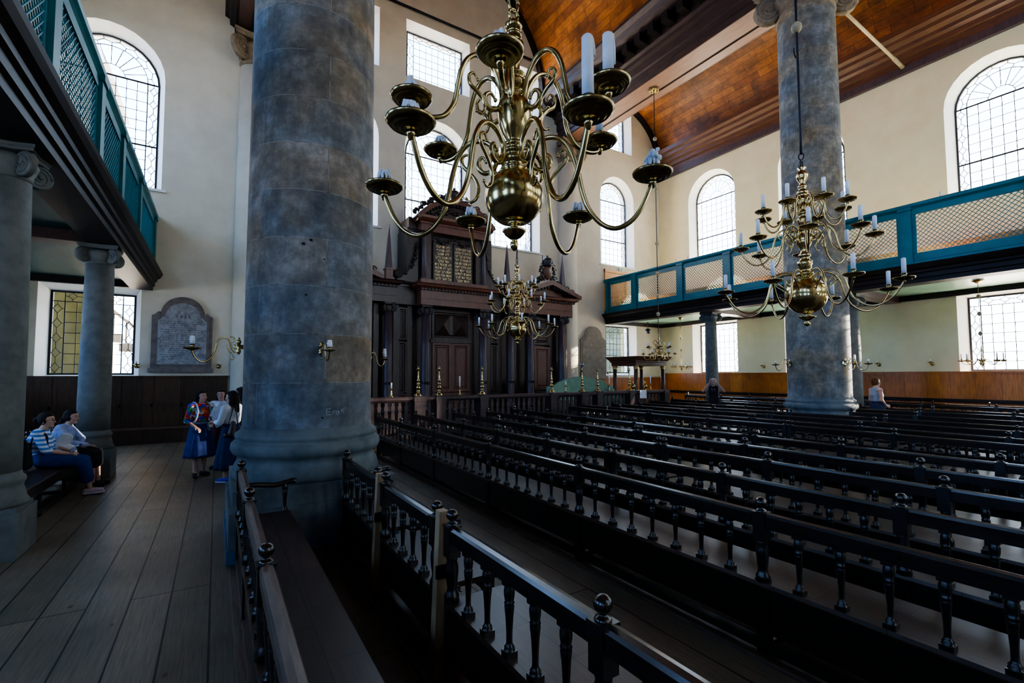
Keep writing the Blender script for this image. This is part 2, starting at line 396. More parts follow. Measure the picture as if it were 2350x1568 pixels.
# windows: frame, leaded lights, one sheet of glass
CACHE = {}
def win_meshes(hw, H, ar):
    key = (hw, H, ar)
    if key in CACHE: return CACHE[key]
    o = outline(hw, 0, H, ar)
    fr = MB(); k = len(o)
    inn = [(p*(1-.05/hw), .05 + z*(1-.10/H)) for p, z in o]
    vs = [(p, y, z) for y in (-.03, .03) for p, z in o] + [(p, y, z) for y in (-.03, .03) for p, z in inn]
    fs = []
    for i in range(k):
        j = (i+1) % k
        fs += [(i, j, 2*k+j, 2*k+i), (k+i, 3*k+i, 3*k+j, k+j), (2*k+i, 2*k+j, 3*k+j, 3*k+i)]
    fr.add(vs, fs)
    gl = MB(); gl.add([(p, .0, z) for p, z in o], [tuple(range(k))])
    ld = MB(); W = .017; T = .014
    B = lambda a, b, w=W: ld.bar((a[0], -.008, a[1]), (b[0], -.008, b[1]), w, T)
    side = .30; zs = H - hw if ar else H - .30
    xi = hw - side; nx = max(4, round(2*xi/.27))
    bars = [zs, H*.30] if ar else []
    for z in bars: B((-hw, z), (hw, z), .05)
    for s in (-1, 1): B((s*xi, 0), (s*xi, zs), .026)
    for i in range(1, nx): x = -xi + 2*xi*i/nx; B((x, 0), (x, zs))
    nz = max(3, round(zs/.31))
    for i in range(1, nz): B((-xi, zs*i/nz), (xi, zs*i/nz))
    def diamonds(p0, dx, dz, n, wx, wz):
        for i in range(n):
            c = (p0[0]+dx*(i+.5), p0[1]+dz*(i+.5))
            L = abs(dx)+abs(dz)
            ax = (dx/L, dz/L); ay = (-ax[1], ax[0])
            q = [(c[0]+ax[0]*a+ay[0]*b, c[1]+ax[1]*a+ay[1]*b) for a, b in ((L*.32, 0), (0, wz), (-L*.32, 0), (0, -wz))]
            for a, b in zip(q, q[1:]+q[:1]): B(a, b)
            B(q[0], (c[0]+dx*.5, c[1]+dz*.5)); B(q[2], (c[0]-dx*.5, c[1]-dz*.5))
            for s in (1, -1): B(q[1 if s > 0 else 3], (c[0]+ay[0]*s*wx, c[1]+ay[1]*s*wx))
    n = max(4, round(zs/.42))
    for s in (-1, 1): diamonds((s*(hw-side/2), 0), 0, zs/n, n, side/2, .09)
    if ar:
        c = (0, zs); P = lambda r, a: (r*cos(a), zs + r*sin(a))
        for r, st in ((xi, 24), (xi*.38, 12)):
            for i in range(st): B(P(r, PI*i/st), P(r, PI*(i+1)/st), .02 if r == xi else W)
        for i in range(1, 10): B(P(xi*.38, PI*i/10), P(xi, PI*i/10))
        m = 9
        for i in range(m):
            a0 = PI*i/m; a1 = PI*(i+1)/m; am = (a0+a1)/2; rm = xi+side*.5
            B(P(xi, am), P(rm-.05, am)); B(P(rm-.05, am), P(rm+.02, a0)); B(P(rm-.05, am), P(rm+.02, a1)); B(P(rm+.02, a1), P(hw, a1))
    else:
        B((-hw, zs), (hw, zs), .022)
        for s in (-1, 1): B((s*xi, zs), (s*xi, H), .022)
        diamonds((-xi, H-.15), 2*xi/4, 0, 4, .15, .09)
    CACHE[key] = (fr.mesh('frame'), gl.mesh('glass'), ld.mesh('leading'))
    for me, m in zip(CACHE[key], ('lead', 'glass', 'lead')): me.materials.append(M[m])
    return CACHE[key]
for i, (w, c, hw, z0, H, ar) in enumerate(WIN):
    e = link('window_%d' % (i+1), None, None, wplace(w, c), WALLS[w][0]); e['kind'] = 'structure'
    e.location.z = z0
    for nm, me in zip(('frame', 'glass', 'leading'), win_meshes(hw, H, ar)):
        link(nm, me, e, (0, GD+.02, 0))
    if ar:
        MB().box(-hw-.28, hw+.28, -.07, .02, -.17, -.10).obj('sill', M['reveal'], e)
    # sky portal outside the opening, so that daylight is sampled through it
    L = bpy.data.lights.new('sky_portal', 'AREA'); L.shape = 'RECTANGLE'; L.size = 2*hw; L.size_y = H
    L.cycles.is_portal = True
    p = bpy.data.objects.new('sky_portal', L); COL.objects.link(p)
    d = {'back': (0, -1), 'right': (-1, 0), 'left': (1, 0), 'front': (0, 1)}[w]
    p.location = Vector(wplace(w, c)) + Vector((-d[0]*(WT+.02), -d[1]*(WT+.02), z0+H/2))
    p.rotation_euler = Vector((d[0], d[1], 0)).to_track_quat('-Z', 'Z').to_euler()

# barrel vaults of boards
def vault(name, cx, r, zc, a0=0, a1=PI, seg=48):
    mb = MB(); vs = []; fs = []
    for i in range(seg+1):
        a = a0 + (a1-a0)*i/seg
        for y in (YF-.2, YB+.2): vs.append((cx+r*cos(a), y, zc+r*sin(a)))
    for i in range(seg): fs.append((2*i, 2*i+2, 2*i+3, 2*i+1))
    mb.add(vs, fs, True)
    o = struct(name, mb, M['vault'], fix=False)
    uv = o.data.uv_layers.new(name='UVMap')
    for poly in o.data.polygons:
        for li in poly.loop_indices:
            vi = o.data.loops[li].vertex_index
            uv.data[li].uv = (r*(a0+(a1-a0)*(vi//2)/seg), (YB+.2) if vi % 2 else (YF-.2))
    return o
vault('ceiling_nave', CX, 5.0, 14.85)
vault('ceiling_right', 17.55, 2.85, 13.25)
vault('ceiling_left', -2.45, 2.85, 13.25)
for nm, cx, r, zc in (('trim_1', 17.55, 2.85, 13.25), ('trim_2', -2.45, 2.85, 13.25), ('trim_3', CX, 5.0, 14.85)):
    rg = [[(cx+(r-d)*cos(PI*i/40), y, zc+(r-d)*sin(PI*i/40)) for d, y in ((-.05, YB-.25), (.14, YB-.25), (.14, YB+.02), (-.05, YB+.02))] for i in range(41)]
    struct(nm, MB().loft(rg, False), M['black_wood'])

def mir(poly): return [(2*CX-x, z) for x, z in poly]
Y0, Y1 = YF, YB
BEAM = [(13.45,13.0),(14.7,13.0),(14.7,15.2),(13.0,15.2),(12.42,14.98),(12.42,14.86),(12.55,14.72),(12.62,14.55),(12.86,14.42),(13.12,14.40),(13.12,13.98),(13.22,13.92),(13.22,13.78),(13.34,13.72),(13.34,13.42),(13.40,13.38),(13.40,13.2),(13.45,13.18)]
CORN = [(20.4,12.72),(20.28,12.72),(20.26,12.98),(20.16,13.02),(20.14,13.18),(20.02,13.24),(20.0,13.36),(19.86,13.46),(19.84,13.58),(19.72,13.66),(19.70,13.86),(20.4,13.86)]
INCO = [(14.7,13.0),(14.78,13.0),(14.80,13.2),(14.92,13.26),(14.94,13.44),(15.06,13.5),(15.06,13.62),(14.7,13.62)]
n = 4
for side, fl in (('right', lambda p: p), ('left', mir)):
    b = struct('beam_'+side, MB().prism(fl(BEAM), 'y', Y0, Y1), M['beam'])
    for x0, x1 in ((13.50, 14.24), (14.36, 14.68)):
        q = fl([(x0,12.965),(x1,12.965),(x1,13.0),(x0,13.0)])
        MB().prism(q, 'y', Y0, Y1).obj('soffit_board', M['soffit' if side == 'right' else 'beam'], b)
    md = MB(); y = Y0+.3
    while y < Y1:
        md.prism(fl([(12.66,14.02),(13.15,14.02),(13.15,14.36),(12.66,14.36)]), 'y', y, y+.26); y += .62
    md.obj('dentil_molding', M['black_wood'], b)
    struct('trim_%d' % n, MB().prism(fl(CORN), 'y', Y0, Y1), M['cornice']); n += 1
    struct('trim_%d' % n, MB().prism(fl([(20.41,12.5),(20.24,12.5),(20.22,12.74),(20.41,12.74)]), 'y', Y0, Y1), M['purple_wood']); n += 1
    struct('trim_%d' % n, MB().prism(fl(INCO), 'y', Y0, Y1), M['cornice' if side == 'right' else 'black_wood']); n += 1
# iron tie pipe high on the back wall
struct('trim_%d' % n, MB().tube([(2, YB-.1, 16.35), (13, YB-.1, 16.35)], .045, 8), M['iron']); n += 1

struct('trim_%d' % n, MB().tube([(14.6, 6.35, 13.25), (20.15, 6.2, 12.72)], .05, 8).tube([(19.5,6.217,12.783),(20.2,6.198,12.715)], .065, 8), M['rodball']); n += 1
# half columns standing against the back wall under the beams
def volute(mb, c, r, w, axis):
    """ionic scroll: a short drum with a raised spiral on both faces"""
    A = Matrix.Translation(c) @ (Matrix.Rotation(PI/2, 4, 'X') if axis == 'y' else Matrix.Rotation(PI/2, 4, 'Y'))
    mb.lathe([(0,-w),(r*.86,-w),(r,-w*.7),(r*.9,0),(r,w*.7),(r*.86,w),(0,w)], 16, A)
    for s in (-1, 1):
        pts = [(r*(.86-.62*i/26)*cos(i*.48), r*(.86-.62*i/26)*sin(i*.48), s*w) for i in range(27)]
        mb.tube(pts, r*.085, 5, A)
        mb.ball((0, 0, s*w), r*.2, 8, M=A)
def ionic(r, h):
    """ionic capital, bottom at 0, height h, over a shaft of radius r"""
    mb = MB()
    mb.lathe([(r*.98,0),(r*1.06,h*.05),(r*1.06,h*.12),(r,h*.14),(r*1.2,h*.42),(r*1.25,h*.55),(r*1.1,h*.72)], 24)
    for sx in (-1, 1):
        for sy in (-1, 1):
            A = Matrix.Translation((sx*r*.98, sy*r*.98, h*.42)) @ Matrix.Rotation(PI/4*sx*sy, 4, 'Z')
            v = MB(); volute(v, (0,0,0), h*.40, r*.16, 'y'); mb.add(v.v, v.f, True, A)
    a = r*1.34
    pl = []
    for k in range(4):
        A = Matrix.Rotation(k*PI/2, 2)
        for p, q in ((-a, -a), (-a*.4, -a*.84), (a*.4, -a*.84)): pl.append(tuple(A @ Vector((p, q))))
    mb.prism(pl, 'z', h*.80, h)
    mb.prism([(x*1.04, y*1.04) for x, y in pl], 'z', h*.9, h)
    return mb
for side, x in (('left', .85), ('right', 13.86)):
    c = struct('column_'+side, MB().lathe([(.56,0),(.56,.35),(.52,.45),(.50,.6),(.49,6),(.46,11.9)], 32), M['plaster'], loc=(x, YB-.02, 0))
    ionic(.46, .95).obj('capital', M['capital'], c, (0, 0, 11.95))

# great stone pillars
def pillar(label, x, y, rot, pm_='pillar'):
    t = thing('stone_pillar', label, 'pillar', (x, y, 0), 0, 'great stone pillars', 'thing')
    a = .88
    MB().prism([(-a,-a),(a,-a),(a,a),(-a,a)], 'z', .13, .50).prism([(-a+.03,-a+.03),(a-.03,-a+.03),(a-.03,a-.03),(-a+.03,a-.03)], 'z', .50, .71).obj('plinth', M['pillar_base'], t)
    MB().prism([(-a-.015,-a-.015),(a+.015,-a-.015),(a+.015,a+.015),(-a-.015,a+.015)], 'z', 0, .13).obj('skirting', M['blue_stone'], t)
    MB().lathe([(.85,.71),(.85,.75),(.845,.78),(.83,.84),(.80,.90),(.785,.94),(.80,.955),(.80,.97),(.845,.99),(.868,1.04),(.862,1.10),(.83,1.135),(.81,1.14),(.81,1.16),(.825,1.18),(.825,1.215),(.80,1.235),(.775,1.25),(.76,1.30)], 48).obj('base', M['pillar_base'], t)
    prof = [(.76,1.28)] + [(.752-.045*max(0,(i-4))/20, 1.3+10.75*i/24) for i in range(25)]
    mb = MB(); nn = 64; vs = []; fs = []
    for r, z in prof: vs += [(r*cos(2*PI*i/nn), r*sin(2*PI*i/nn), z) for i in range(nn)]
    for k in range(len(prof)-1):
        for i in range(nn): fs.append((k*nn+i, k*nn+(i+1)%nn, (k+1)*nn+(i+1)%nn, (k+1)*nn+i))
    mb.add(vs, fs, True)
    sh = mb.obj('shaft', M[pm_], t, None, 0, False)
    uv = sh.data.uv_layers.new(name='UVMap')
    for poly in sh.data.polygons:
        i0 = min(l % nn for l in poly.vertices); wrap = max(l % nn for l in poly.vertices) == nn-1 and i0 == 0
        for li in poly.loop_indices:
            vi = sh.data.loops[li].vertex_index; i = vi % nn
            if wrap and i == 0: i = nn
            uv.data[li].uv = (((i/nn + rot) % 2.0)*4.65 if False else (i/nn + rot)*4.65, prof[vi//nn][1] - 1.28 + .02)
    ionic(.70, .94).obj('capital', M['capital'], t, (0, 0, 12.02))
    return t
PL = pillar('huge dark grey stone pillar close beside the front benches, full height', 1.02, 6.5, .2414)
PR = pillar('huge grey stone pillar with sunlit edge behind the rows of benches', 14.0, 6.45, .3, 'pillar_lit')
# scratched name, holes on the nearer pillar
def on_pillar(u, z, dr=0):
    a = math.atan2(-6.5, -1.02) + u/.75
    return Vector((cos(a)*(.752+dr), sin(a)*(.752+dr), z))
sc = MB()
for st in ([(.05,0),(0,0),(0,.035),(.04,.035)], [(0,.035),(0,.07),(.05,.07)], [(.07,0),(.075,.04)], [(.075,.03),(.10,.045)], [(.14,.04),(.115,.035),(.11,.005),(.14,.005),(.145,.04)], [(.145,.04),(.15,0)], [(.175,0),(.178,.06),(.205,.01),(.21,.07)]):
    for a, b in zip(st, st[1:]):
        sc.tube([on_pillar(.18+a[0], 1.45+a[1]), on_pillar(.18+b[0], 1.45+b[1])], .0032, 5)
sc.obj('scratched_lettering', M['scratch'], PL)
for u, z, r in ((-.10,3.42,.022),(-.02,3.47,.02),(.13,3.26,.012),(-.06,2.83,.016),(.14,1.42,.015)):
    p = on_pillar(u, z, -.004)
    MB().ball(p, r, 10, (1, 1, .8)).obj('chipped_hole', M['hole'], PL)

# wainscots
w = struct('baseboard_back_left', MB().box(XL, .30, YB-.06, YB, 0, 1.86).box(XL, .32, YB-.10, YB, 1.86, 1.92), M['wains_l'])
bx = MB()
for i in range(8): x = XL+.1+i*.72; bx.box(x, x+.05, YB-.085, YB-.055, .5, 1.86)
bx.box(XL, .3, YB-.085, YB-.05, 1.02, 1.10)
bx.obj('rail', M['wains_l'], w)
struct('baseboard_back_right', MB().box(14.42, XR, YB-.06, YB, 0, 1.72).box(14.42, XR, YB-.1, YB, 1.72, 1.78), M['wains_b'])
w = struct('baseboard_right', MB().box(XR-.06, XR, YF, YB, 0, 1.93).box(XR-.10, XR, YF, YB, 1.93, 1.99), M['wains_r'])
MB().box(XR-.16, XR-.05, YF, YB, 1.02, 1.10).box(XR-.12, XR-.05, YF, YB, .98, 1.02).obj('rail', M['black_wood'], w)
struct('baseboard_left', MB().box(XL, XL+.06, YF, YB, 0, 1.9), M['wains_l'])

# ---------------------------------------------------------------- galleries
FASC = [(-.50,4.42),(0,4.42),(.0,4.53),(.045,4.55),(.045,4.66),(.09,4.69),(.10,4.75),(.17,4.80),(.21,4.87),(.23,4.92),(-.50,4.92)]
def gallery(side, xf, s, posts, label, colsY, colx):
    """xf front plane, s = +1 when the wall lies towards +X"""
    t = thing('gallery_balcony', label, 'gallery', (xf, 0, 4.42), 0, 'galleries', 'thing')
    ww = (XR if s > 0 else XL) - xf
    F = lambda d, z: (-s*d, z-4.42)
    MB().prism([F(a, z) for a, z in FASC], 'y', Y0, Y1).obj('cornice', M['black_wood'], t)
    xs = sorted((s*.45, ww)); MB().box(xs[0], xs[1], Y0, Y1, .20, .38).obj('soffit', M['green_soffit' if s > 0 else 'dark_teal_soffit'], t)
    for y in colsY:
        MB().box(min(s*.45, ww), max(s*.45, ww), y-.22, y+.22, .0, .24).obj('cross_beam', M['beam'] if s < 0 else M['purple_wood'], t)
    MB().box(min(ww-s*.16, ww), max(ww-s*.16, ww), Y0, Y1, .02, .22).obj('wall_beam', M['black_wood'], t)
    MB().box(min(s*.45, ww), max(s*.45, ww), Y1-.14, Y1, .02, .22).obj('end_beam', M['black_wood'], t)
    ty = M['teal']
    MB().prism([F(.03, 4.92), F(.03, 5.02), F(.0, 5.04), F(.0, 5.25), F(-.06, 5.25), F(-.06, 4.92)], 'y', Y0, Y1-.01).obj('base_rail', ty, t)
    MB().prism([F(.0, 6.34), F(.0, 6.50), F(.03, 6.53), F(-.07, 6.53), F(-.07, 6.34)], 'y', Y0, Y1-.01).obj('top_rail', ty, t)
    MB().prism([F(.03, 6.53), F(.07, 6.56), F(.08, 6.62), F(.06, 6.65), F(-.12, 6.65), F(-.12, 6.53)], 'y', Y0, Y1-.01).obj('cap_rail', ty, t)
    for y in posts:
        p = MB().box(*sorted((s*.07, -s*.045)), y-.13, y+.13, .5, 2.11).box(*sorted((s*.05, -s*.075)), y-.16, y+.16, 2.05, 2.13).box(*sorted((s*.05, -s*.06)), y-.15, y+.15, .5, .66)
        p.obj('post', ty, t)
    for a, b in zip(posts, posts[1:]):
        y0, y1 = a+.13, b-.13
        for q in ((y0, y0+.09, .83, 1.92), (y1-.09, y1, .83, 1.92)): MB().box(*sorted((s*.012, s*.052)), *q).obj('stile', ty, t)
        la = MB(); y0 += .09; y1 -= .09; z0, z1 = .84, 1.92; st = .118; w = .014
        for d in (1, -1):
            k = -(z1-z0)
            while k < (y1-y0):
                # line y = y0+k + (z-z0) for d=1 ; mirrored for d=-1
                a0 = max(0, -k); a1 = min(z1-z0, (y1-y0)-k)
                if a1 > a0+.02:
                    pa, pb = (k+a0, a0), (k+a1, a1)
                    if d < 0: pa, pb = ((y1-y0)-pa[0], pa[1]), ((y1-y0)-pb[0], pb[1])
                    la.bar((s*.03+d*.006, y0+pa[0], z0+pa[1]), (s*.03+d*.006, y0+pb[0], z0+pb[1]), .012, w)
                k += st
        lo = la.obj('lattice', ty, t)
    return t
GR = gallery('right', 16.3, 1, [-9.6,-7.1,-4.7,-2.25,.15,2.6,5.1,7.85,10.55,12.7,15.25,17.05], 'long teal gallery with lattice panels along the bright right wall', [2.0, 6.85, 11.85], 17.05)
GL = gallery('left', -1.65, -1, [-9.6,-7.2,-4.8,-2.4,0,2.4,4.7,7.0,9.45,11.45,13.9,17.0], 'teal gallery overhead with dark cornice above the seated women', [2.5, 7.2, 11.85], -2.0)

def gcol(label, x, y, H):
    t = thing('gallery_column', label, 'column', (x, y, 0), 0, 'gallery columns', 'thing')
    a = .32
    MB().prism([(-a,-a),(a,-a),(a,a),(-a,a)], 'z', 0, .48).prism([(-a+.03,-a+.03),(a-.03,-a+.03),(a-.03,a-.03),(-a+.03,a-.03)], 'z', .48, .52).obj('plinth', M['grey_stone'], t)
    MB().lathe([(.32,.52),(.325,.56),(.30,.60),(.285,.68),(.27,.72),(.275,.75),(.29,.78),(.285,.82),(.26,.84),(.252,.88)], 28).obj('base', M['grey_stone'], t)
    MB().lathe([(.25,.86),(.25,1.4),(.243,2.4),(.228,3.4),(.215,H-.36)], 28).obj('shaft', M['grey_stone'], t)
    ionic(.215, .36).obj('capital', M['grey_stone'], t, (0, 0, H-.36))
    return t
gcol('slim grey column cut by the picture edge under the teal gallery', -2.03, 7.25, 4.42)
gcol('slim grey column beside the two seated women under the gallery', -1.97, 11.9, 4.42)
gcol('slim grey column behind the person in black under the bright gallery', 17.05, 11.85, 4.42)
gcol('slim grey column half hidden by the pillar with the sunlit edge', 17.05, 6.85, 4.42)
# ---------------------------------------------------------------- benches with turned balusters
def pm(name, mb, m):
    me = mb.mesh(name); me.materials.append(M[m]); return me
def balu_prof(z0, z1, r):
    h = z1-z0
    P = [(r*1.15,0),(r*1.15,.05),(r*.95,.06),(r*1.05,.09),(r*.7,.12),(r*.6,.16),(r*.62,.3),(r*.78,.5),(r*.95,.62),(r*1.0,.66),(r*.85,.68),(r*1.08,.70),(r*.85,.72),(r*1.05,.80),(r*1.08,.88),(r*.8,.95),(r*.62,1)]
    return [(a, z0+b*h) for a, b in P]
BAL = pm('baluster', MB().lathe(balu_prof(.515, .865, .026), 10).box(-.03,.03,-.03,.03,.50,.53).box(-.028,.028,-.028,.028,.845,.872), 'pew')
def post_mb():
    mb = MB()
    mb.prism([(-.034,-.038),(.034,-.038),(.034,.038),(-.034,.038)], 'z', 0, .52)
    mb.lathe([(.046,.50),(.046,.54),(.034,.56),(.030,.585),(.036,.62),(.041,.68),(.040,.72),(.032,.745),(.036,.76),(.034,.775)], 12)
    mb.prism([(-.040,-.042),(.040,-.042),(.040,.042),(-.040,.042)], 'z', .77, .965)
    mb.prism([(-.045,-.047),(.045,-.047),(.045,.047),(-.045,.047)], 'z', .952, .966)
    return mb
POST = pm('post', post_mb(), 'pew')
FIN = pm('finial', MB().lathe([(.034,.963),(.036,.970),(.030,.978),(.020,.984),(.016,.989),(.019,.994)]+[(.038*sin(PI*i/12), 1.026-.036*cos(PI*i/12)) for i in range(3, 13)], 16), 'pew_rail')
FLEG = pm('leg', MB().lathe([(.034,0),(.034,.06),(.024,.08),(.022,.12),(.03,.17),(.024,.2),(.03,.24),(.032,.33),(.03,.36)], 10).box(-.034,.034,-.034,.034,.36,.46), 'pew')
RAILP = [(-.026,.862),(.026,.862),(.030,.868),(.034,.945),(.026,.962),(.0,.968),(-.026,.962),(-.034,.945),(-.030,.868)]
def pew(label, x, posts, group='rows of pews', seat='seat', depth=.47, rail='pew_rail', arm=False, name='pew', per=.245):
    """bench facing +X; back stands at x, posts = list of y positions"""
    y0 = posts[0]; y1 = posts[-1]; L = y1-y0
    t = thing(name, label, 'bench', (x, y0, 0), 0, group)
    MB().prism(RAILP, 'y', -.03, L+.03).obj('back_rail', M[rail], t)
    MB().prism([(-.035,.466),(-.04,.478),(-.035,.502),(depth-.01,.500),(depth,.49),(depth,.470),(depth-.02,.462)], 'y', -.02, L+.02).obj('seat', M[seat], t)
    MB().box(-.018, .012, 0, L, .17, .466).obj('apron', M['pew'], t)
    MB().box(depth-.05, depth-.025, 0, L, .33, .462).obj('front_apron', M['pew'], t)
    MB().prism([(-.03,.055),(.03,.055),(.034,.07),(.03,.11),(-.03,.11),(-.034,.07)], 'y', 0, L).obj('stretcher', M['pew_worn'] if name != 'pew' else M['pew'], t)
    MB().prism([(depth-.085,.05),(depth-.03,.05),(depth-.03,.10),(depth-.085,.10)], 'y', 0, L).obj('stretcher', M['pew'], t)
    MB().prism([(-.085,0),(.05,0),(.05,.028),(-.078,.028)], 'y', -.02, L+.02).obj('floor_runner', M['pew_worn'], t)
    for i, y in enumerate(posts):
        p = link('post', POST, t, (0, y-y0, 0)); link('finial', FIN, p)
        link('leg', FLEG, t, (depth-.06, min(max(y-y0, .04), L-.04), 0))
        MB().box(.03, depth-.08, y-y0-.025, y-y0+.025, .055, .10).obj('cross_bar', M['pew'], t)
    for a, b in zip(posts, posts[1:]):
        n = max(2, round((b-a)/per)-1)
        for k in range(n):
            link('baluster', BAL, t, (0, a-y0+(b-a)*(k+1)/(n+1), 0))
    if arm:
        ya = L+.02 if arm > 0 else -.02
        MB().tube(spline([(-.0,ya,.80),(.15,ya,.795),(.30,ya,.775),(.40,ya,.79),(.47,ya,.80),(.50,ya,.79)],4), [.026]*16+[.03]*5, 10).obj('armrest', M['pew_rail'], t)
        MB().lathe(balu_prof(.50,.785,.027), 10).obj('arm_post', M['pew'], t, (.40, ya, 0))
    return t
ORD = ['first','second','third','fourth','fifth','sixth','seventh','eighth','ninth','tenth','eleventh','twelfth','thirteenth','fourteenth']
ROWS = [
 (3.18, [[-1.95,-.05,1.86,3.77,5.67,7.56,9.28,10.80]]),
 (4.12, [[-1.4,0,1.39,2.78,4.22],[4.32,5.60,7.04,8.35,9.89,10.93]]),
 (5.12, [[-1.4,0,1.43,2.9,4.30],[4.40,5.9,7.3,8.69,9.82,10.90]]),
 (6.03, [[-1.9,0,1.86,3.72,5.55],[5.65,7.45,9.22,10.78]]),
 (7.05, [[-1.5,0,1.5,3.0,4.18],[4.36,5.2,6.65,8.1],[8.2,9.56,10.31,11.1]]),
 (9.05, [[-.1,1.5,3.1,4.68],[4.78,6.4,8.0],[8.1,9.55,11.1]]),
 (9.86, [[.1,2.0,3.88,5.86],[5.96,7.73,7.95+1.9,11.4]]),
 (11.10, [[.2,2.15,4.12,6.15],[6.25,8.3],[8.42,10.2,11.4]]),
 (12.14, [[.2,2.2,4.3,6.25],[6.35,8.4,10.0,11.2]]),
 (13.48, [[1.0,2.5,4.2,5.48],[7.45,8.25,10.0,11.9]]),
 (15.03, [[1.2,2.95,4.6,6.1,7.5],[7.6,8.75,10.3,12.2]]),
 (16.1, [[1.2,3.1,4.65,6.3],[7.4,8.8,10.4,11.4]]),
 (18.45, [[1.9,3.95,5.6,7.1],[7.9,10.05,12.4,14.2]]),
 (19.4, [[2.2,4.3,5.6,7.0],[7.3,9.4,11.7,13.2,14.8]]),
]
for i, (x, segs) in enumerate(ROWS):
    for j, s in enumerate(segs):
        k = len(segs)
        if k == 1: w = 'the whole'
        elif k == 2: w = ('near half of the', 'far half, towards the ark, of the')[j]
        else: w = ('near third of the', 'middle third of the', 'far third, towards the ark, of the')[j]
        if i == 0: lab = 'longest dark pew, the first row across the bare aisle from the pale boards'
        else: lab = 'dark pew, %s %s row beyond the bare aisle' % (w, ORD[i])
        pew(lab, x, s, depth=.47 if i < 9 else .42)

# front benches by the near pillar
pew('dark bench with long seat running to the near pillar, at the walkway', .235, [-.6,1.3,2.70,4.10,5.45], 'front benches', depth=.46, rail='pew_worn', arm=1, name='front_bench')
pew('short dark bench with armrest against the near pillar, beyond the boards', 1.275, [4.34,5.55], 'front benches', arm=1, name='front_bench', per=.24)
pew('dark bench between the two pale upright boards', 1.275, [2.98,4.10], 'front benches', name='front_bench', per=.225)
pew('dark bench with ball finial post nearest the camera, below the big chandelier', 1.275, [-.6,1.38,2.74], 'front benches', name='front_bench', per=.235)
for lab, y in (('pale upright board chained to the bench beside the pillar', 4.22), ('pale upright board chained to the bench, nearer of the two', 2.86)):
    t = thing('support_board', lab, 'board', (1.275, y, 0), 0, 'pale boards')
    MB().prism([(-.085,0),(.015,0),(.015,1.03),(-.045,1.03)], 'y', -.035, .035).obj('board', M['pale'], t)
    MB().box(-.075, .055, -.055, -.038, .62, .70).obj('hinge_block', M['black_wood'], t)
    for z in (.97, .55):
        mb = MB()
        for k in range(9):
            a = -.6 + k*.32
            c = Vector((-.005+.085*cos(a)*.8, -.07+.10*sin(a), z))
            mb.lathe([(.009,-.002),(.013,-.002),(.013,.002),(.009,.002),(.009,-.002)], 8, Matrix.Translation(c) @ Matrix.Rotation(k*PI/2, 4, 'X') @ Matrix.Rotation(.4, 4, 'Y'))
        mb.obj('chain', M['iron'], t)
# bench of the two seated women, between the gallery columns
pew('dark spindle bench under the gallery where the two women sit', -2.45, [7.72, 8.95, 10.2, 11.45], 'front benches', name='gallery_bench', depth=.50)
# long seat along the shaded wainscot
w = thing('wall_bench', 'long dark bench built along the wainscot under the tablet', 'bench', (-2.6, YB-.1, 0))
MB().box(-2.6, 2.85, -.42, 0, .41, .45).obj('seat', M['pew_worn'], w)
MB().box(-2.55, 2.8, -.38, -.35, 0, .41).obj('front_panel', M['wains_l'], w)
w = thing('wall_bench', 'long dark bench against the warm wainscot behind all the rows', 'bench', (XR-.17, 5, 0))
MB().box(-.42, 0, -4, 10, .42, .46).obj('seat', M['orange'], w)
MB().box(-.38, -.34, -4, 10, 0, .42).obj('front_panel', M['wains_r'], w)
# open books left on a rail
for lab, dy, m in (('open book lying on a seat back, nearer the pillar', 0, 'paper'), ('open book lying on a seat back, with reddish edge', -.3, 'paper')):
    t = thing('book', lab, 'book', (7.30, 3.75+dy*1.25, .512), .2, 'books on the pew')
    MB().prism([(-.17,.0),(0,.012),(.17,.0),(.17,.03),(.08,.045),(0,.022),(-.08,.045),(-.17,.03)], 'y', -.13, .13).obj('pages', M[m], t)
    MB().box(-.18, .18, -.14, .14, 0, .008).obj('cover', M['maroon'] if dy else M['black_wood'], t)
# ---------------------------------------------------------------- the ark of dark wood
AY = 15.8; AX = 7.42
ark = thing('holy_ark', 'towering carved dark wood ark with gold lettered tablets and columns', 'ark', (AX, AY, 0))
def leaf_scroll(mb, pts, r, k=0):
    """lumpy carved foliage following a line"""
    rnd = random.Random(k)
    P = spline(pts, 6)
    for p in P:
        q = p + Vector((rnd.uniform(-r,r)*.5, rnd.uniform(-r,r)*.3, rnd.uniform(-r,r)*.6))
        mb.ball(q, r*rnd.uniform(.55,1.0), 8, (1, .7, rnd.uniform(.6,1.1)))
    for i in range(0, len(P)-2, 5):
        mb.tube([P[i] + Vector((r*1.2*(1-j/14)*cos(j*.55), -r*.5, r*1.2*(1-j/14)*sin(j*.55)+r*.4)) for j in range(12)], r*.22, 5)
def a_col(x, y, z0, z1, r, m='purple_wood', name='column'):
    c = MB().lathe([(r*1.35,z0),(r*1.35,z0+.10),(r*1.2,z0+.13),(r*1.25,z0+.17),(r*1.05,z0+.21),(r,z0+.25),(r,z0+(z1-z0)*.4),(r*.86,z1-r*2)], 20).obj(name, M[m], ark, (x, y, 0))
    mb = ionic(r*.86, r*2.1); mb.obj('capital', M['ark_carved'], c, (0, 0, z1-r*2.05))
    g = MB(); leaf_scroll(g, [(-r*1.05,-r*.2,z0+(z1-z0)*.28),(-r*.5,-r*1.05,z0+(z1-z0)*.265),(0,-r*1.15,z0+(z1-z0)*.272),(r*.5,-r*1.05,z0+(z1-z0)*.265),(r*1.05,-r*.2,z0+(z1-z0)*.28)], r*.2, 3)
    g.obj('garland', M['ark_carved'], c)
    return c
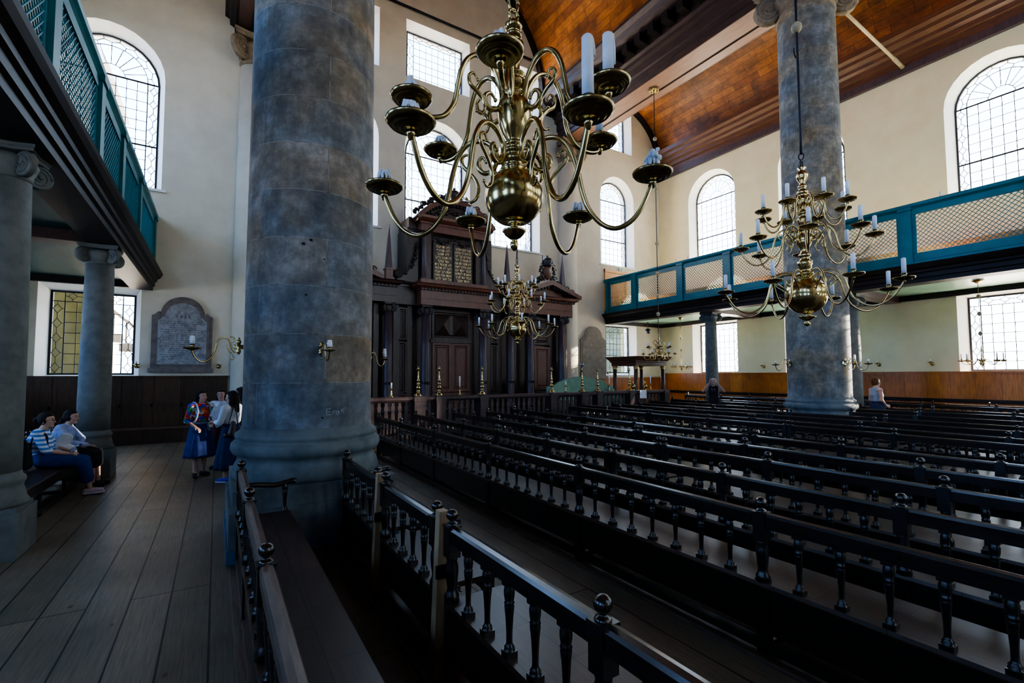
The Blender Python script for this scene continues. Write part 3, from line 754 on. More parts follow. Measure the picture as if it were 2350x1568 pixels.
def panel(x0, x1, z0, z1, y, m, name, parent=None, t=.045, inset=.035):
    """framed panel: board with raised stiles and a bevelled field"""
    mb = MB().box(x0, x1, y, y+.06, z0, z1)
    p = mb.obj(name, M[m], parent or ark)
    w = min(.09, (x1-x0)*.16)
    f = MB()
    def ring(a, b, c, d, ya, yb, ww):
        o = [(a,c),(b,c),(b,d),(a,d)]; i = [(a+ww,c+ww),(b-ww,c+ww),(b-ww,d-ww),(a+ww,d-ww)]
        f.add([(p_, ya, q) for p_, q in o]+[(p_, yb, q) for p_, q in i], [(k,(k+1)%4,4+(k+1)%4,4+k) for k in range(4)])
    ring(x0, x1, z0, z1, y-t, y-t, w); ring(x0+w, x1-w, z0+w, z1-w, y-t, y-.005, .03)
    f.add([(x0,y-t,z0),(x1,y-t,z0),(x1,y-t,z1),(x0,y-t,z1),(x0,y,z0),(x1,y,z0),(x1,y,z1),(x0,y,z1)], [(0,1,5,4),(1,2,6,5),(2,3,7,6),(3,0,4,7)])
    a, b, c, d = x0+w+.06, x1-w-.06, z0+w+.06, z1-w-.06
    if b > a+.05 and d > c+.05:
        ring(a, b, c, d, y-.005, y-.03, .05)
        f.add([(a+.05,y-.03,c+.05),(b-.05,y-.03,c+.05),(b-.05,y-.03,d-.05),(a+.05,y-.03,d-.05)], [(0,1,2,3)])
    f.obj('moulding', M[m], p)
    return p
# body
MB().box(-5.75, 5.75, .55, 1.3, .3, 4.42).obj('back_wall', M['ark'], ark)
MB().box(-5.8, 5.8, -.32, 1.3, .0, .62).obj('base', M['ark'], ark)
MB().box(-5.75, 5.75, .15, 1.3, 4.42, 5.05).obj('frieze', M['ark'], ark)
MB().prism([(.10,5.05),(.10,5.12),(.02,5.16),(.0,5.22),(1.2,5.22),(1.2,5.05)], 'x', -5.8, 5.8).obj('cornice', M['ark'], ark)
def entab(x0, x1, yf, z0, red):
    e_ = MB().box(x0, x1, yf, .8, z0, z0+.22).box(x0-.02, x1+.02, yf-.02, .8, z0+.22, z0+.25).box(x0, x1, yf+.0, .8, z0+.25, z0+.52)
    o = e_.obj('entablature', M[red], ark)
    prof = [(0,z0+.52),(-.05,z0+.53),(-.05,z0+.58),(-.10,z0+.585),(-.20,z0+.64),(-.22,z0+.70),(-.26,z0+.74),(0,z0+.74)]
    c = MB()
    rings = []
    for (a, s) in ((x0, -1), (x1, 1)):
        rings.append([(a+s*(-p), yf+p, z) for p, z in prof])
    # front run, mitred at both ends, and two returns
    k = len(prof); c.loft(rings, False)
    for a, s in ((x0, -1), (x1, 1)):
        c.loft([[(a+s*(-p), yf+p, z) for p, z in prof], [(a+s*(-p), .8, z) for p, z in prof]], False)
    c.obj('cornice', M[red], o)
    d = MB().box(x0-.03, x1+.03, yf-.03, yf-.0, z0+.53, z0+.58); x = x0-.03; st = .13
    n_ = int((x1-x0+.06)/st)
    for i in range(n_+1): d.box(x+i*st, x+i*st+.065, yf-.10, yf-.0, z0+.525, z0+.585)
    d.obj('dentil_molding', M['ark_carved'], o)
    return o
entab(-1.42, 1.46, -.28, 4.40, 'ark_red')
for s in (-1, 1): entab(*sorted((s*2.30, s*5.5)), -.12, 4.42, 'ark_red' if s > 0 else 'ark')
# columns
for s in (-1, 1):
    a_col(s*1.16, -.05, .62, 4.40, .165)
    for x in (2.47, 3.42, 5.05): a_col(s*x, .06, .62, 4.42, .16)
    a_col(s*2.92 if False else s*5.30, .25, .62, 4.42, .14, 'ark_red')
    for x in (.86, 1.62, 2.12, 2.82, 3.75, 4.72): MB().box(s*x-.09, s*x+.09, .30, .56, .62, 4.42).obj('pilaster', M['ark'], ark)
# doors of the middle bay
for x0, x1 in ((-.76, -.005), (.005, .76)):
    d = panel(x0, x1, 1.30, 3.12, .30, 'ark_red', 'door')
    panel(x0, x1, .64, 1.26, .30, 'ark_red', 'lower_door')
tp = panel(-.78, .78, 3.22, 4.34, .30, 'ark', 'transom_panel')
for s in (-1, 1):
    mb = MB()
    c = (s*.36, .26, 3.78)
    q = [(c[0]-.30,.26,c[2]-.38),(c[0]+.30,.26,c[2]-.38),(c[0]+.30,.26,c[2]+.38),(c[0]-.30,.26,c[2]+.38),(c[0],.14,c[2])]
    mb.add(q, [(0,1,4),(1,2,4),(2,3,4),(3,0,4)]); mb.obj('pyramid_field', M['ark'], tp)
MB().box(-.86, .86, .18, .36, 3.12, 3.22).obj('transom', M['ark'], ark)
for s in (-1, 1):
    for a, b in ((1.72, 2.03), (3.80, 4.62)):
        panel(*sorted((s*a, s*b)), 1.30, 3.10, .34, 'ark_red' if a > 3 else 'ark', 'door')
        panel(*sorted((s*a, s*b)), .64, 1.26, .34, 'ark', 'lower_door')
        panel(*sorted((s*a, s*b)), 3.18, 4.32, .34, 'ark', 'transom_panel')
# pediments of the wings
for s in (-1, 1):
    cx = s*4.32; w = 1.42
    tri = MB().prism([(cx-w,5.17),(cx+w,5.17),(cx,5.62)], 'y', .0, .5)
    p = tri.obj('pediment', M['ark_red'], ark)
    for k in (-1, 1):
        A = [(cx+k*(w+.12), 5.15), (cx+k*(w+.14), 5.30), (cx, 5.86), (cx, 5.66), (cx+k*(w-.25), 5.15+.12)]
        MB().prism(A, 'y', -.34, .45).obj('raking_cornice', M['ark_red'], p)
        d = MB()
        for i in range(9):
            f_ = (i+.5)/9.5; x = cx+k*(w+.02)*(1-f_); z = 5.22+(.40)*f_
            d.box(x-.035, x+.035, -.26, -.0, z-.06, z+.02)
        d.obj('dentil_molding', M['ark_carved'], p)
    lv = MB()
    leaf_scroll(lv, [(cx-1.3,.05,5.48),(cx-.95,.05,5.62),(cx-.5,.05,5.86),(cx-.28,.05,6.0)], .10, 5)
    leaf_scroll(lv, [(cx+1.3,.05,5.48),(cx+.95,.05,5.62),(cx+.5,.05,5.86),(cx+.28,.05,6.0)], .10, 6)
    lv.obj('carved_foliage', M['ark_carved'], p)
    cr = MB()
    cr.loft([[(cx+a*cos(2*PI*i/16), .05-.12*b+.0*i, z+.0) if False else (cx+a*cos(2*PI*i/16), .05+a*.55*sin(2*PI*i/16), z) for i in range(16)] for z, a, b in ((5.92,.04,0),(6.0,.12,0),(6.12,.19,0),(6.28,.23,0),(6.42,.21,0),(6.5,.16,0))])
    c_ = cr.obj('crest_shield', M['ark_red'], p)
    k_ = MB().lathe([(.16,6.5),(.20,6.53),(.20,6.57),(.18,6.60),(.24,6.70),(.20,6.82),(.09,6.88),(.04,6.90),(.05,6.95),(0,6.99)], 14, Matrix.Translation((cx,.05,0)))
    for i in range(8): k_.ball((cx+.22*cos(i*PI/4), .05+.22*sin(i*PI/4), 6.64), .035, 6)
    k_.tube([(cx-.24,.05,6.0),(cx-.25,.05,6.95)], .018, 6)
    k_.obj('crown', M['ark_carved'], c_)
    g = MB(); leaf_scroll(g, [(cx-.30,.05,6.5),(cx-.36,.05,6.3),(cx-.28,.05,6.08),(cx-.15,.05,5.95)], .075, 8); leaf_scroll(g, [(cx+.30,.05,6.5),(cx+.36,.05,6.3),(cx+.28,.05,6.08),(cx+.15,.05,5.95)], .075, 9)
    g.obj('carved_foliage', M['ark_carved'], c_)
# obelisks
for x in (-5.2, -2.46, 2.36, 5.18):
    o = MB().prism([(x-.12,.0),(x+.12,.0),(x+.12,.24),(x-.12,.24)], 'z', 5.2, 5.62).prism([(x-.15,-.03),(x+.15,-.03),(x+.15,.27),(x-.15,.27)], 'z', 5.56, 5.62)
    ob = o.obj('obelisk', M['ark_red'], ark)
    MB().loft([[(x-h_,.12-h_,z),(x+h_,.12-h_,z),(x+h_,.12+h_,z),(x-h_,.12+h_,z)] for h_, z in ((.105,5.62),(.012,7.18))], False).obj('shaft', M['purple_wood'], ob)
# upper stage with the tablets
MB().box(-1.75, 1.72, .25, 1.32, 5.2, 7.25).obj('tablet_case', M['ark_carved'], ark)
MB().box(-1.36, 1.38, -.10, .6, 5.14, 5.36).obj('tablet_plinth', M['ark_red'], ark)
for s in (-1, 1):
    MB().lathe([(.12,5.34),(.12,5.42),(.09,5.46),(.085,6.0),(.075,6.95),(.10,6.98),(.11,7.08),(.09,7.1)], 14).obj('colonnette', M['purple_wood'], ark, (s*1.22+.01, .02, 0))
    MB().box(s*1.02-.10, s*1.02+.10, .06, .3, 5.36, 7.1).obj('pilaster', M['ark'], ark)
    sp = spline([(s*1.40,0,6.65),(s*1.46,0,6.2),(s*1.62,0,5.8),(s*1.92,0,5.5),(s*2.15,0,5.36)], 5)
    pl = [(p.x, p.z) for p in sp] + [(s*2.15, 5.2), (s*1.38, 5.2)]
    b = MB().prism(pl, 'y', .12, .45).obj('scroll_bracket', M['ark'], ark)
    g = MB(); leaf_scroll(g, [(p.x, .10, p.z) for p in sp[::4]], .06, 12+s); volute(g, (s*2.12,.2,5.50), .17, .12, 'y')
    g.obj('carved_foliage', M['ark_carved'], b)
en = MB().box(-1.38, 1.40, -.12, .5, 7.10, 7.36).box(-1.42, 1.44, -.16, .5, 7.36, 7.42).prism([(-.16,7.42),(-.22,7.46),(-.30,7.54),(-.32,7.62),(.5,7.62),(.5,7.42)], 'x', -1.52, 1.54)
eo = en.obj('entablature', M['ark_red'], ark)
MB().prism([(-1.42,7.20),(-1.42,7.40),(-1.62,7.62),(-1.72,7.62),(-1.72,7.20)], 'y', .2, 1.3).obj('side_cornice', M['ark'], eo)
cz = 6.62; R1 = 1.90
arc = [(R1*cos(a), cz+R1*.92*sin(a)) for a in [math.radians(32+116*i/20) for i in range(21)]]
inn = [((R1-.17)*cos(a), cz+(R1*.92-.16)*sin(a)) for a in [math.radians(32+116*i/20) for i in range(21)]]
sg = MB().prism(arc + inn[::-1], 'y', -.30, .45)
so_ = sg.obj('segmental_pediment', M['ark_red'], ark, (.01, 0, 0))
MB().prism(inn, 'y', -.10, .4).obj('tympanum', M['ark'], so_)
dm = MB().loft([[((R1-.2)*cos(a), y_, cz+(R1*.92-.2)*sin(a)+h_) for y_, h_ in ((-.15,-.01),(-.15,.03),(-.08,.03),(-.08,-.01))] for a in [math.radians(34+112*i/20) for i in range(21)]], False)
for i in range(1, 24):
    a = math.radians(33+114*i/24); dm.box((R1-.2)*cos(a)-.028, (R1-.2)*cos(a)+.028, -.24, -.08, cz+(R1*.92-.2)*sin(a)-.03, cz+(R1*.92-.2)*sin(a)+.04)
dm.obj('dentil_molding', M['ark_carved'], so_)
g = MB()
leaf_scroll(g, [(-1.05,-.12,7.66),(-.6,-.14,7.85),(0,-.15,7.92),(.6,-.14,7.85),(1.05,-.12,7.66)], .085, 20)
g.obj('carved_relief', M['ark_carved'], so_)
g = MB()
for s in (-1, 1): leaf_scroll(g, [(s*1.55,.1,7.72),(s*1.2,.1,8.12),(s*.8,.1,8.33),(s*.4,.1,8.52)], .115, 30+s)
g.lathe([(.22,8.36),(.24,8.44),(.16,8.5),(.12,8.56),(.18,8.62),(.22,8.72),(.19,8.82),(.10,8.88),(.05,8.9),(.06,8.95),(0,9.0)], 14, Matrix.Translation((0,.1,0)))
leaf_scroll(g, [(-.35,.1,8.40),(-.3,.1,8.62),(-.1,.1,8.75),(.1,.1,8.75),(.3,.1,8.62),(.35,.1,8.40)], .08, 40)
g.obj('carved_crown', M['ark_carved'], so_)
HEB = {1: ["אנכי יהוה אלהיך","לא יהיה לך אלהים","אחרים על פני","לא תעשה לך פסל","לא תשא את שם","יהוה אלהיך לשוא","זכור את יום","השבת לקדשו","כבד את אביך","ואת אמך"],
       -1: ["לא תרצח","לא תנאף","לא תגנב","לא תענה ברעך","עד שקר","לא תחמד בית","רעך לא תחמד","אשת רעך ועבדו","ואמתו ושורו וחמרו","וכל אשר לרעך"]}
def text(s, size, m, name, parent, loc, rot=(PI/2,0,0), w=None, bold=0):
    c = bpy.data.curves.new(name, 'FONT'); c.body = s; c.size = size; c.align_x = 'CENTER'; c.extrude = .002; c.offset = bold; c.resolution_u = 2
    o = bpy.data.objects.new('tmp', c); COL.objects.link(o)
    dg = bpy.context.evaluated_depsgraph_get()
    me = bpy.data.meshes.new_from_object(o.evaluated_get(dg)); bpy.data.objects.remove(o)
    me.name = name; me.materials.clear(); me.materials.append(M[m])
    xs = [v.co.x for v in me.vertices]; d = max(xs)-min(xs); cx = (max(xs)+min(xs))/2
    f = min(1, w/d) if w else 1
    for v in me.vertices: v.co.x = (v.co.x-cx)*f
    o = link(name, me, parent, loc); o.rotation_euler = rot
    return o
for s in (-1, 1):
    x0, x1 = (-.80, -.02) if s < 0 else (.02, .80)
    x0 -= .0
    tb = MB().box(x0, x1, .14, .2, 5.40, 6.86).obj('tablet', M['ark_carved'], ark)
    MB().bar((x0,.12,6.86),(x1,.12,6.86),.06,.05).obj('tablet_rim', M['ark'], tb)
    for i, ln in enumerate(HEB[s]):
        text(ln[::-1], .145, 'gold', 'gold_lettering', tb, ((x0+x1)/2, .132, 6.62-i*.132), w=.66, bold=.0005)
g = MB()
for x0, x1 in ((-.85,-.02),(.02,.85)):
    leaf_scroll(g, [(x0,.08,6.98),((x0+x1)/2-.15,.08,6.86),((x0+x1)/2,.08,6.80),((x0+x1)/2+.15,.08,6.86),(x1,.08,6.98)], .06, 50)
leaf_scroll(g, [(.93,.12,6.9),(.95,.12,6.4),(.92,.12,5.9),(.95,.12,5.5)], .05, 51); leaf_scroll(g, [(-.93,.12,6.9),(-.95,.12,6.4),(-.92,.12,5.9),(-.95,.12,5.5)], .05, 52)
g.obj('carved_garland', M['ark_carved'], ark)
# platform and its railing
tag(struct('floor_platform', MB().box(1.7, 14.4, 12.2, YB, 0, .36), M['floor']), kind='structure')
def zr(x): return 1.30 + .003*x
rl = thing('ark_railing', 'dark wooden railing with flat balusters and candlesticks, before the carved ark', 'railing', (0, 12.3, 0))
MB().prism([(-.10,1.20),(.10,1.20),(.13,1.25),(.13,1.30),(.10,1.33),(-.10,1.33),(-.13,1.30),(-.13,1.25)], 'x', 1.75, 14.8).obj('top_rail', M['rail_wood'], rl)
MB().box(1.75, 14.8, -.07, .07, .36, .50).obj('bottom_rail', M['rail_wood'], rl)
MB().box(1.75, 14.8, -.11, -.07, .0, .50).obj('step_board', M['rail_wood'], rl)
PX = [(1.75,2.0),(3.0,3.25),(4.54,4.85),(5.18,5.45),(6.55,6.82),(9.12,9.39),(10.42,10.69),(11.12,11.38),(12.69,12.92),(14.55,14.8)]
for a, b in PX: MB().box(a, b, -.15, .15, 0, 1.335).box(a-.02, b+.02, -.17, .17, 1.20, 1.30).obj('pier', M['rail_wood'], rl)
bl = MB().prism([(-.05,.50),(.05,.50),(.05,.56),(.06,.62),(.045,.84),(.05,.90),(.03,.94),(.05,.98),(.055,1.06),(.03,1.12),(.05,1.16),(.05,1.20),(-.05,1.20),(-.05,1.16),(-.03,1.12),(-.055,1.06),(-.05,.98),(-.03,.94),(-.05,.90),(-.045,.84),(-.06,.62),(-.05,.56)], 'y', -.02, .02)
BL = pm('baluster', bl, 'rail_wood')
for (a, b), (c, d) in zip(PX, PX[1:]):
    n_ = max(1, round((c-b)/.185)-1)
    for k in range(n_): link('baluster', BL, rl, (b+(c-b)*(k+1)/(n_+1), 0, 0))
# candlesticks
CS = [(.10,0),(.105,.02),(.09,.035),(.085,.06),(.05,.085),(.035,.10),(.045,.12),(.055,.135),(.04,.155),(.02,.17),(.03,.185),(.052,.205),(.062,.235),(.05,.265),(.025,.285),(.022,.30),(.040,.315),(.050,.335),(.040,.36),(.022,.375),(.020,.39),(.036,.405),(.045,.43),(.034,.46),(.018,.475),(.026,.485),(.018,.50),(.024,.56),(.016,.68),(.018,.70),(.026,.705),(.018,.715),(.03,.725),(.072,.735),(.078,.745),(.03,.75),(.024,.755),(.028,.80),(.032,.805),(.030,.82),(.016,.82)]
for i, (x, h, lab) in enumerate([(4.69,.90,'tall brass candlestick on the railing pier nearest the great pillar'),(5.31,.89,'tall brass candlestick, second along the railing from the great pillar'),(6.68,.9,'tall brass candlestick on the railing left of the hanging chandelier'),(9.25,.9,'tall brass candlestick on the railing just left of the green sofa'),(10.55,.92,'tall brass candlestick with a glass cup on top, before the green sofa'),(11.25,.9,'tall brass candlestick without glass, before the green sofa right part'),(12.80,.9,'tall brass candlestick on the railing under the wooden canopy')]):
    t = thing('candlestick', lab, 'candlestick', (x, 12.3, 1.337), 0, 'tall brass candlesticks')
    MB().lathe(CS, 18).obj('stem', M['brass'], t)
    for k in range(3):
        a = k*2*PI/3+.4; MB().ball((.10*cos(a), .10*sin(a), .02), .022, 8).obj('foot', M['brass'], t)
    if i == 4:
        MB().lathe([(.02,.82),(.03,.84),(.07,.90),(.085,.96),(.082,.96),(.066,.90),(.02,.85)], 14).obj('glass_cup', M['bottle'], t)
def small_stick(x, y, z, h, lab):
    t = thing('small_candlestick', lab, 'candlestick', (x, y, z), 0, 'small candlesticks')
    MB().lathe([(.06,0),(.062,.012),(.045,.025),(.02,.04),(.03,.06),(.016,.075),(.024,.10),(.014,.12),(.016,.17),(.014,.19),(.05,.20),(.052,.207),(.018,.21),(.02,.25),(.022,.255),(.012,.255)], 14).obj('stem', M['brass_dull'], t)
    c = MB().lathe([(.019,0),(.019,h),(.012,h+.006),(0,h+.008)], 10).obj('candle', M['wax'], None, (x, y, z+.255))
    tag(c, 'white candle in the ' + lab, 'candle', 'railing candles')
for x, h, lab in ((3.94,.12,'small brass candlestick on the railing beside the great pillar'),(5.95,.29,'small brass candlestick on the railing, alone before the ark doors'),(9.84,.10,'small brass candlestick on the railing before the sofa left wing'),(11.81,.28,'small brass candlestick on the railing right of the green sofa'),(13.93,.30,'small brass candlestick near the right end of the railing')):
    small_stick(x, 12.3, 1.333, h, lab)
for x, lab in ((13.0,'small round brass urn on the railing beside the last tall candlestick'),(13.62,'small round brass urn on a white cloth at the railing')):
    t = thing('urn', lab, 'urn', (x, 12.3, 1.333), 0, 'brass urns')
    MB().lathe([(.055,0),(.06,.01),(.03,.03),(.025,.05),(.06,.08),(.085,.13),(.08,.18),(.045,.22),(.04,.235)], 16).obj('bowl', M['brass'], t)
    MB().lathe([(.05,.235),(.045,.25),(.02,.275),(.012,.29),(.02,.31),(.008,.33),(0,.345)], 14).obj('lid', M['brass'], t)
t = tag(MB().box(-.16,.16,-.15,.15,.335,.345).box(-.17,.17,-.165,-.15,.05,.345).obj('white_cloth', M['paper'], None, (13.35, 12.3, .995)), 'small white cloth hung over the railing under the urn', 'cloth')

# green sofa
t = thing('sofa', 'green camelback sofa with wings behind the railing', 'sofa', (11.75, 13.7, .36))
W_ = 1.42
top = [(-W_, .95), (-W_*.82, 1.20), (-W_*.5, 1.38), (-.15, 1.48), (.25, 1.47), (W_*.6, 1.38), (W_*.85, 1.30), (W_, 1.02)]
tp_ = [(p.x, p.z) for p in spline([(x, 0, z) for x, z in top], 5)]
MB().prism(tp_ + [(W_, .3), (-W_, .3)], 'y', .05, .22, None, True).obj('backrest', M['sofa'], t)
for s in (-1, 1):
    wg = [(.2,.3),(.2,1.12),(.0,1.15),(-.14,.98),(-.20,.82),(-.50,.74),(-.56,.66),(-.56,.3)]
    MB().prism(wg, 'x', *sorted((s*W_, s*(W_+.11)))).obj('wing', M['sofa'], t)
    for y in (-.5, .12): MB().lathe([(.03,0),(.035,.28),(.04,.3)], 8).obj('leg', M['black_wood'], t, (s*1.35, y, 0))
MB().box(-W_, W_, -.52, .08, .30, .58).obj('seat', M['sofa'], t)

# canopied bench of the wardens
t = thing('canopy', 'wooden canopy on four columns with heavy cornice, right of the sofa', 'canopy', (14.13, 13.2, 0))
cw, cl = 2.05, 1.62
CP = [(.16,2.28),(.14,2.28),(.14,2.42),(.10,2.44),(.10,2.48),(.02,2.56),(-.02,2.62),(-.04,2.66)]
rr = [[(p,p,z),(cw-p,p,z),(cw-p,cl-p,z),(p,cl-p,z)] for p, z in [(q[0]-.02,q[1]) for q in CP]]
MB().loft(rr, False).obj('roof', M['cornice'], t)  # redder wood gives roof and columns the sunlight as colour
MB().box(.1, cw-.1, .1, cl-.1, 0, .55).box(.06, cw-.06, .06, cl-.06, .55, .60).obj('base', M['ark_red'], t)
for x, y in ((.22,.22),(cw-.22,.22),(.22,cl-.22),(cw-.22,cl-.22)):
    MB().box(x-.12, x+.12, y-.12, y+.12, .60, .86).lathe([(.11,.86),(.11,.90),(.085,.95),(.088,1.4),(.075,2.16)], 16, Matrix.Translation((x,y,0))).obj('column', M['cornice'], t)
    MB().lathe([(.078,2.14),(.095,2.16),(.085,2.18),(.10,2.24),(.115,2.28)], 16, Matrix.Translation((x,y,0))).obj('capital', M['gilt'], t)
MB().box(.2, cw-.2, .18, .24, .98, 1.16).obj('front_board', M['ark_red'], t)
MB().box(.2, cw-.2, cl-.3, cl-.22, .6, 1.25).obj('backrest', M['ark_red'], t)

# memorial tablets on the back wall
def plaque(x0, x1, z0, z1, frame, stone, label, year):
    w = x1-x0; cx = (x0+x1)/2
    t = thing('memorial_tablet', label, 'tablet', (cx, YB, z0), 0, None)
    def out(w_, h, b):
        sh = h*.74; r = w_*.36
        arc = [(r*cos(PI*i/16), h-r*1.0+ (r)*sin(PI*i/16)) for i in range(17)]
        return [(-w_/2, b), (w_/2, b), (w_/2, sh), (w_/2*.90, sh+.04), (w_/2*.80, sh+.12), (w_/2*.76, h-r*.98)] + arc + [(-w_/2*.76, h-r*.98), (-w_/2*.80, sh+.12), (-w_/2*.90, sh+.04), (-w_/2, sh)]
    h = z1-z0
    MB().prism(out(w, h, .12), 'y', -.10, -.005).obj('frame', M[frame], t)
    MB().prism([(x*1.0, z) for x, z in out(w*.90, h*.955, .2)], 'y', -.125, -.06).obj('moulding', M[frame], t)
    MB().box(-w/2-.05, w/2+.05, -.16, -.005, 0, .12).obj('ledge', M[frame], t)
    st = MB().prism(out(w*.80, h*.915, .24), 'y', -.132, -.06).obj('slab', M[stone], t)
    rnd = random.Random(int(abs(x0*10))); ln = MB()
    zz = h*.66 if year else h*.60
    k = 0
    while zz > .34:
        half = w*.36*(1 if k % 4 in (0, 1) else .62); x = -half
        while x < half-.03:
            ww = rnd.uniform(.025, .10); ww = min(ww, half-x)
            yy = -.1335; zt = zz + .028
            # each word as a few upright strokes
            m_ = max(2, int(ww/.014))
            for i in range(m_):
                xa = x+ww*i/m_; ln.box(xa, xa+.005, yy, yy+.003, zz, zt if i % 3 else zt+.008)
            ln.box(x, x+ww*.9, yy, yy+.003, zt-.006, zt)
            x += ww + .022
        zz -= .062; k += 1
    ln.obj('engraved_lines', M['ink'] if year else M['plaque_frame'], st)
    if year: text(year, .13, 'ink', 'engraved_year', st, (0, -.134, h*.715))
    return t
plaque(-1.64, -.14, 2.02, 4.28, 'plaque_frame', 'plaque', 'grey marble tablet in arched brown stone frame above the shaded wainscot', '5 4 3 5')
plaque(14.63, 16.22, 1.74, 4.26, 'plaque_pale', 'plaque_pale', 'pale sandstone tablet with arched top beside the ark', None)
# door and exit sign behind the far end of the gallery
d = link('door_1', None, None, (16.9, YB, 4.8)); d['kind'] = 'structure'
MB().box(-.55, .75, -.06, .0, 0, 2.25).obj('door_leaf', M['orange'], d)
MB().box(-.65, -.53, -.09, .0, 0, 2.4).box(.73, .85, -.09, 0, 0, 2.4).box(-.65, .85, -.10, 0, 2.25, 2.40).obj('frame', M['orange'], d)
t = thing('exit_sign', 'small white exit sign with green symbol over the gallery door', 'sign', (17.42, YB-.05, 7.18))
MB().box(-.17, .17, -.05, .04, 0, .17).obj('panel', M['brick_in'], t)
MB().box(-.10, -.02, -.053, -.049, .03, .14).box(.02, .12, -.053, -.049, .07, .10).ball((-.055,-.05,.145), .014, 8).obj('symbol', M['exit_green'], t)
for lab, x in (('honey coloured long bench in the gallery seen through the lattice', 17.25), ('honey coloured back bench in the gallery against the bright wall', 19.2)):
    t = thing('gallery_pew', lab, 'bench', (x, 8, 4.805))
    z = 0 if x < 18 else .25
    MB().box(-.03, .03, -7, 9, z, z+.78).obj('backrest', M['orange'], t)
    MB().box(-.46, -.03, -7, 9, z+.38, z+.43).obj('seat', M['orange'], t)
    MB().box(-.44, -.41, -7, 9, 0, z+.38).obj('front_panel', M['orange'], t)
for i, (y, lab) in enumerate(((14.95,'one nearest the ark wall'),(14.3,'second from the ark wall'),(12.95,'third from the ark wall'),(12.35,'fourth from the ark wall'),(4.35,'last, alone above the wide lattice panels'))):
    tag(MB().lathe([(.03,0),(.03,.02),(.02,.02),(.019,.16),(0,.168)], 10).obj('gallery_candle', M['wax'], None, (16.35, y, 6.655)), 'short white candle on the gallery rail, ' + lab, 'candle', 'gallery rail candles')
t = thing('loudspeaker', 'small black loudspeaker under the corner of the bright gallery', 'loudspeaker', (18.4, 16.35, 4.12), .6)
MB().lathe([(.09,-.12),(.13,-.02),(.13,.06),(.10,.11)], 16, Matrix.Rotation(1.9, 4, 'X')).obj('housing', M['screen'], t)
MB().tube([(0,0,.1),(0,0,.46)], .02, 8).obj('mounting_bracket', M['screen'], t)
# ---------------------------------------------------------------- brass chandeliers
PANP = [(0,-.016),(.013,-.016),(.015,-.006),(.026,-.006),(.030,-.0085),(.034,-.004),(.047,-.001),(.051,-.0035),(.056,.002),(.066,.007),(.069,.005),(.078,.015),(.083,.021),(.081,.026),(.066,.019),(.045,.012),(.03,.011),(.024,.014),(.017,.018),(.0165,.03),(.021,.034),(.018,.040),(.019,.055),(.023,.060),(.023,.064),(.018,.066),(.0165,.04),(0,.04)]
PAN = pm('drip_pan', MB().lathe(PANP, 24), 'brass_dull')
LOW = [(.118,2.815),(.135,2.835),(.152,2.818),(.15,2.785),(.125,2.765),(.095,2.775),(.075,2.81),(.08,2.86),(.115,2.897),(.165,2.907),(.21,2.887),(.245,2.835),(.268,2.76),(.285,2.67),(.31,2.595),(.36,2.53),(.42,2.505),(.48,2.53),(.525,2.585),(.555,2.65),(.573,2.698)]
LOWS = [(.186,2.825),(.20,2.848),(.222,2.838),(.222,2.805),(.195,2.772),(.165,2.735),(.152,2.69),(.162,2.655),(.187,2.64),(.205,2.656)]
UPP = [(.085,3.06),(.105,3.085),(.13,3.07),(.13,3.035),(.105,3.015),(.07,3.03),(.055,3.075),(.07,3.15),(.11,3.215),(.16,3.235),(.205,3.21),(.235,3.15),(.25,3.08),(.265,3.005),(.30,2.95),(.345,2.927),(.39,2.925),(.42,2.935),(.437,2.955)]
UPPS = [(.165,3.125),(.182,3.15),(.203,3.135),(.197,3.10),(.165,3.075),(.14,3.045),(.133,3.01),(.148,2.985),(.17,2.992)]
def arm_mesh(name, main, scr, r=.0104, mp=lambda q: q, m='brass'):
    mb = MB()
    k = 4
    P = [Vector((mp(q)[0], 0, mp(q)[1])) for q in main]; pts = spline(P, k); n_ = len(pts)
    mb.tube(pts, [r*(.45+.55*min(1, i/(n_*.12))) * (1.05-.25*max(0, i/n_-.6)) for i in range(n_)], 8)
    mb.ball(pts[0], r*.9, 8); mb.lathe([(r*.7,-.03),(r*1.2,-.012),(r*1.9,0)], 8, Matrix.Translation(pts[-1]))
    P = [Vector((mp(q)[0], .004, mp(q)[1])) for q in scr]; pts = spline(P, k); n_ = len(pts)
    mb.tube(pts, [r*.85*(.4+.6*sin(PI*min(1, max(0, (i+.5)/n_)))) for i in range(n_)], 7)
    mb.ball(pts[0], r*.7, 8); mb.ball(pts[-1], r*.7, 8)
    return pm(name, mb, m)
V = lambda v, r: (r/551, 1.9 + (862-v)/551)
STEM = [(0,2.424)] + [V(*q) for q in ((572,3),(566,8),(558,10),(552,8),(549,5),(546,7),(543,13),(537,20),(530,25),(527,28),(524,27),(521,15),(517,9),(513,9),(511,15),(508,16),(505,13))]
bz = 2.655; br = .1235
STEM += [(br*sin(PI*i/24), bz-br*cos(PI*i/24)) for i in range(4, 22)]
STEM += [V(*q) for q in ((385,22),(380,31),(376,31),(372,24),(368,30),(362,33),(357,33),(352,24),(347,20),(343,21),(340,26),(336,26),(333,20),(327,20),(324,24),(318,24),(315,17),(310,18),(295,27),(275,35),(250,40),(232,40),(218,35),(210,25),(207,20),(203,27),(199,27),(196,20),(191,18),(188,25),(182,29),(176,31),(171,31),(167,24),(163,21),(158,22),(155,27),(151,27),(147,16),(140,14),(125,15),(105,20),(85,25),(74,24),(67,15),(63,11),(60,15),(57,20),(51,20),(47,13),(44,11),(41,15),(35,21),(28,21),(24,14),(20,10),(17,10))]
STEM += [(0, STEM[-1][1])]
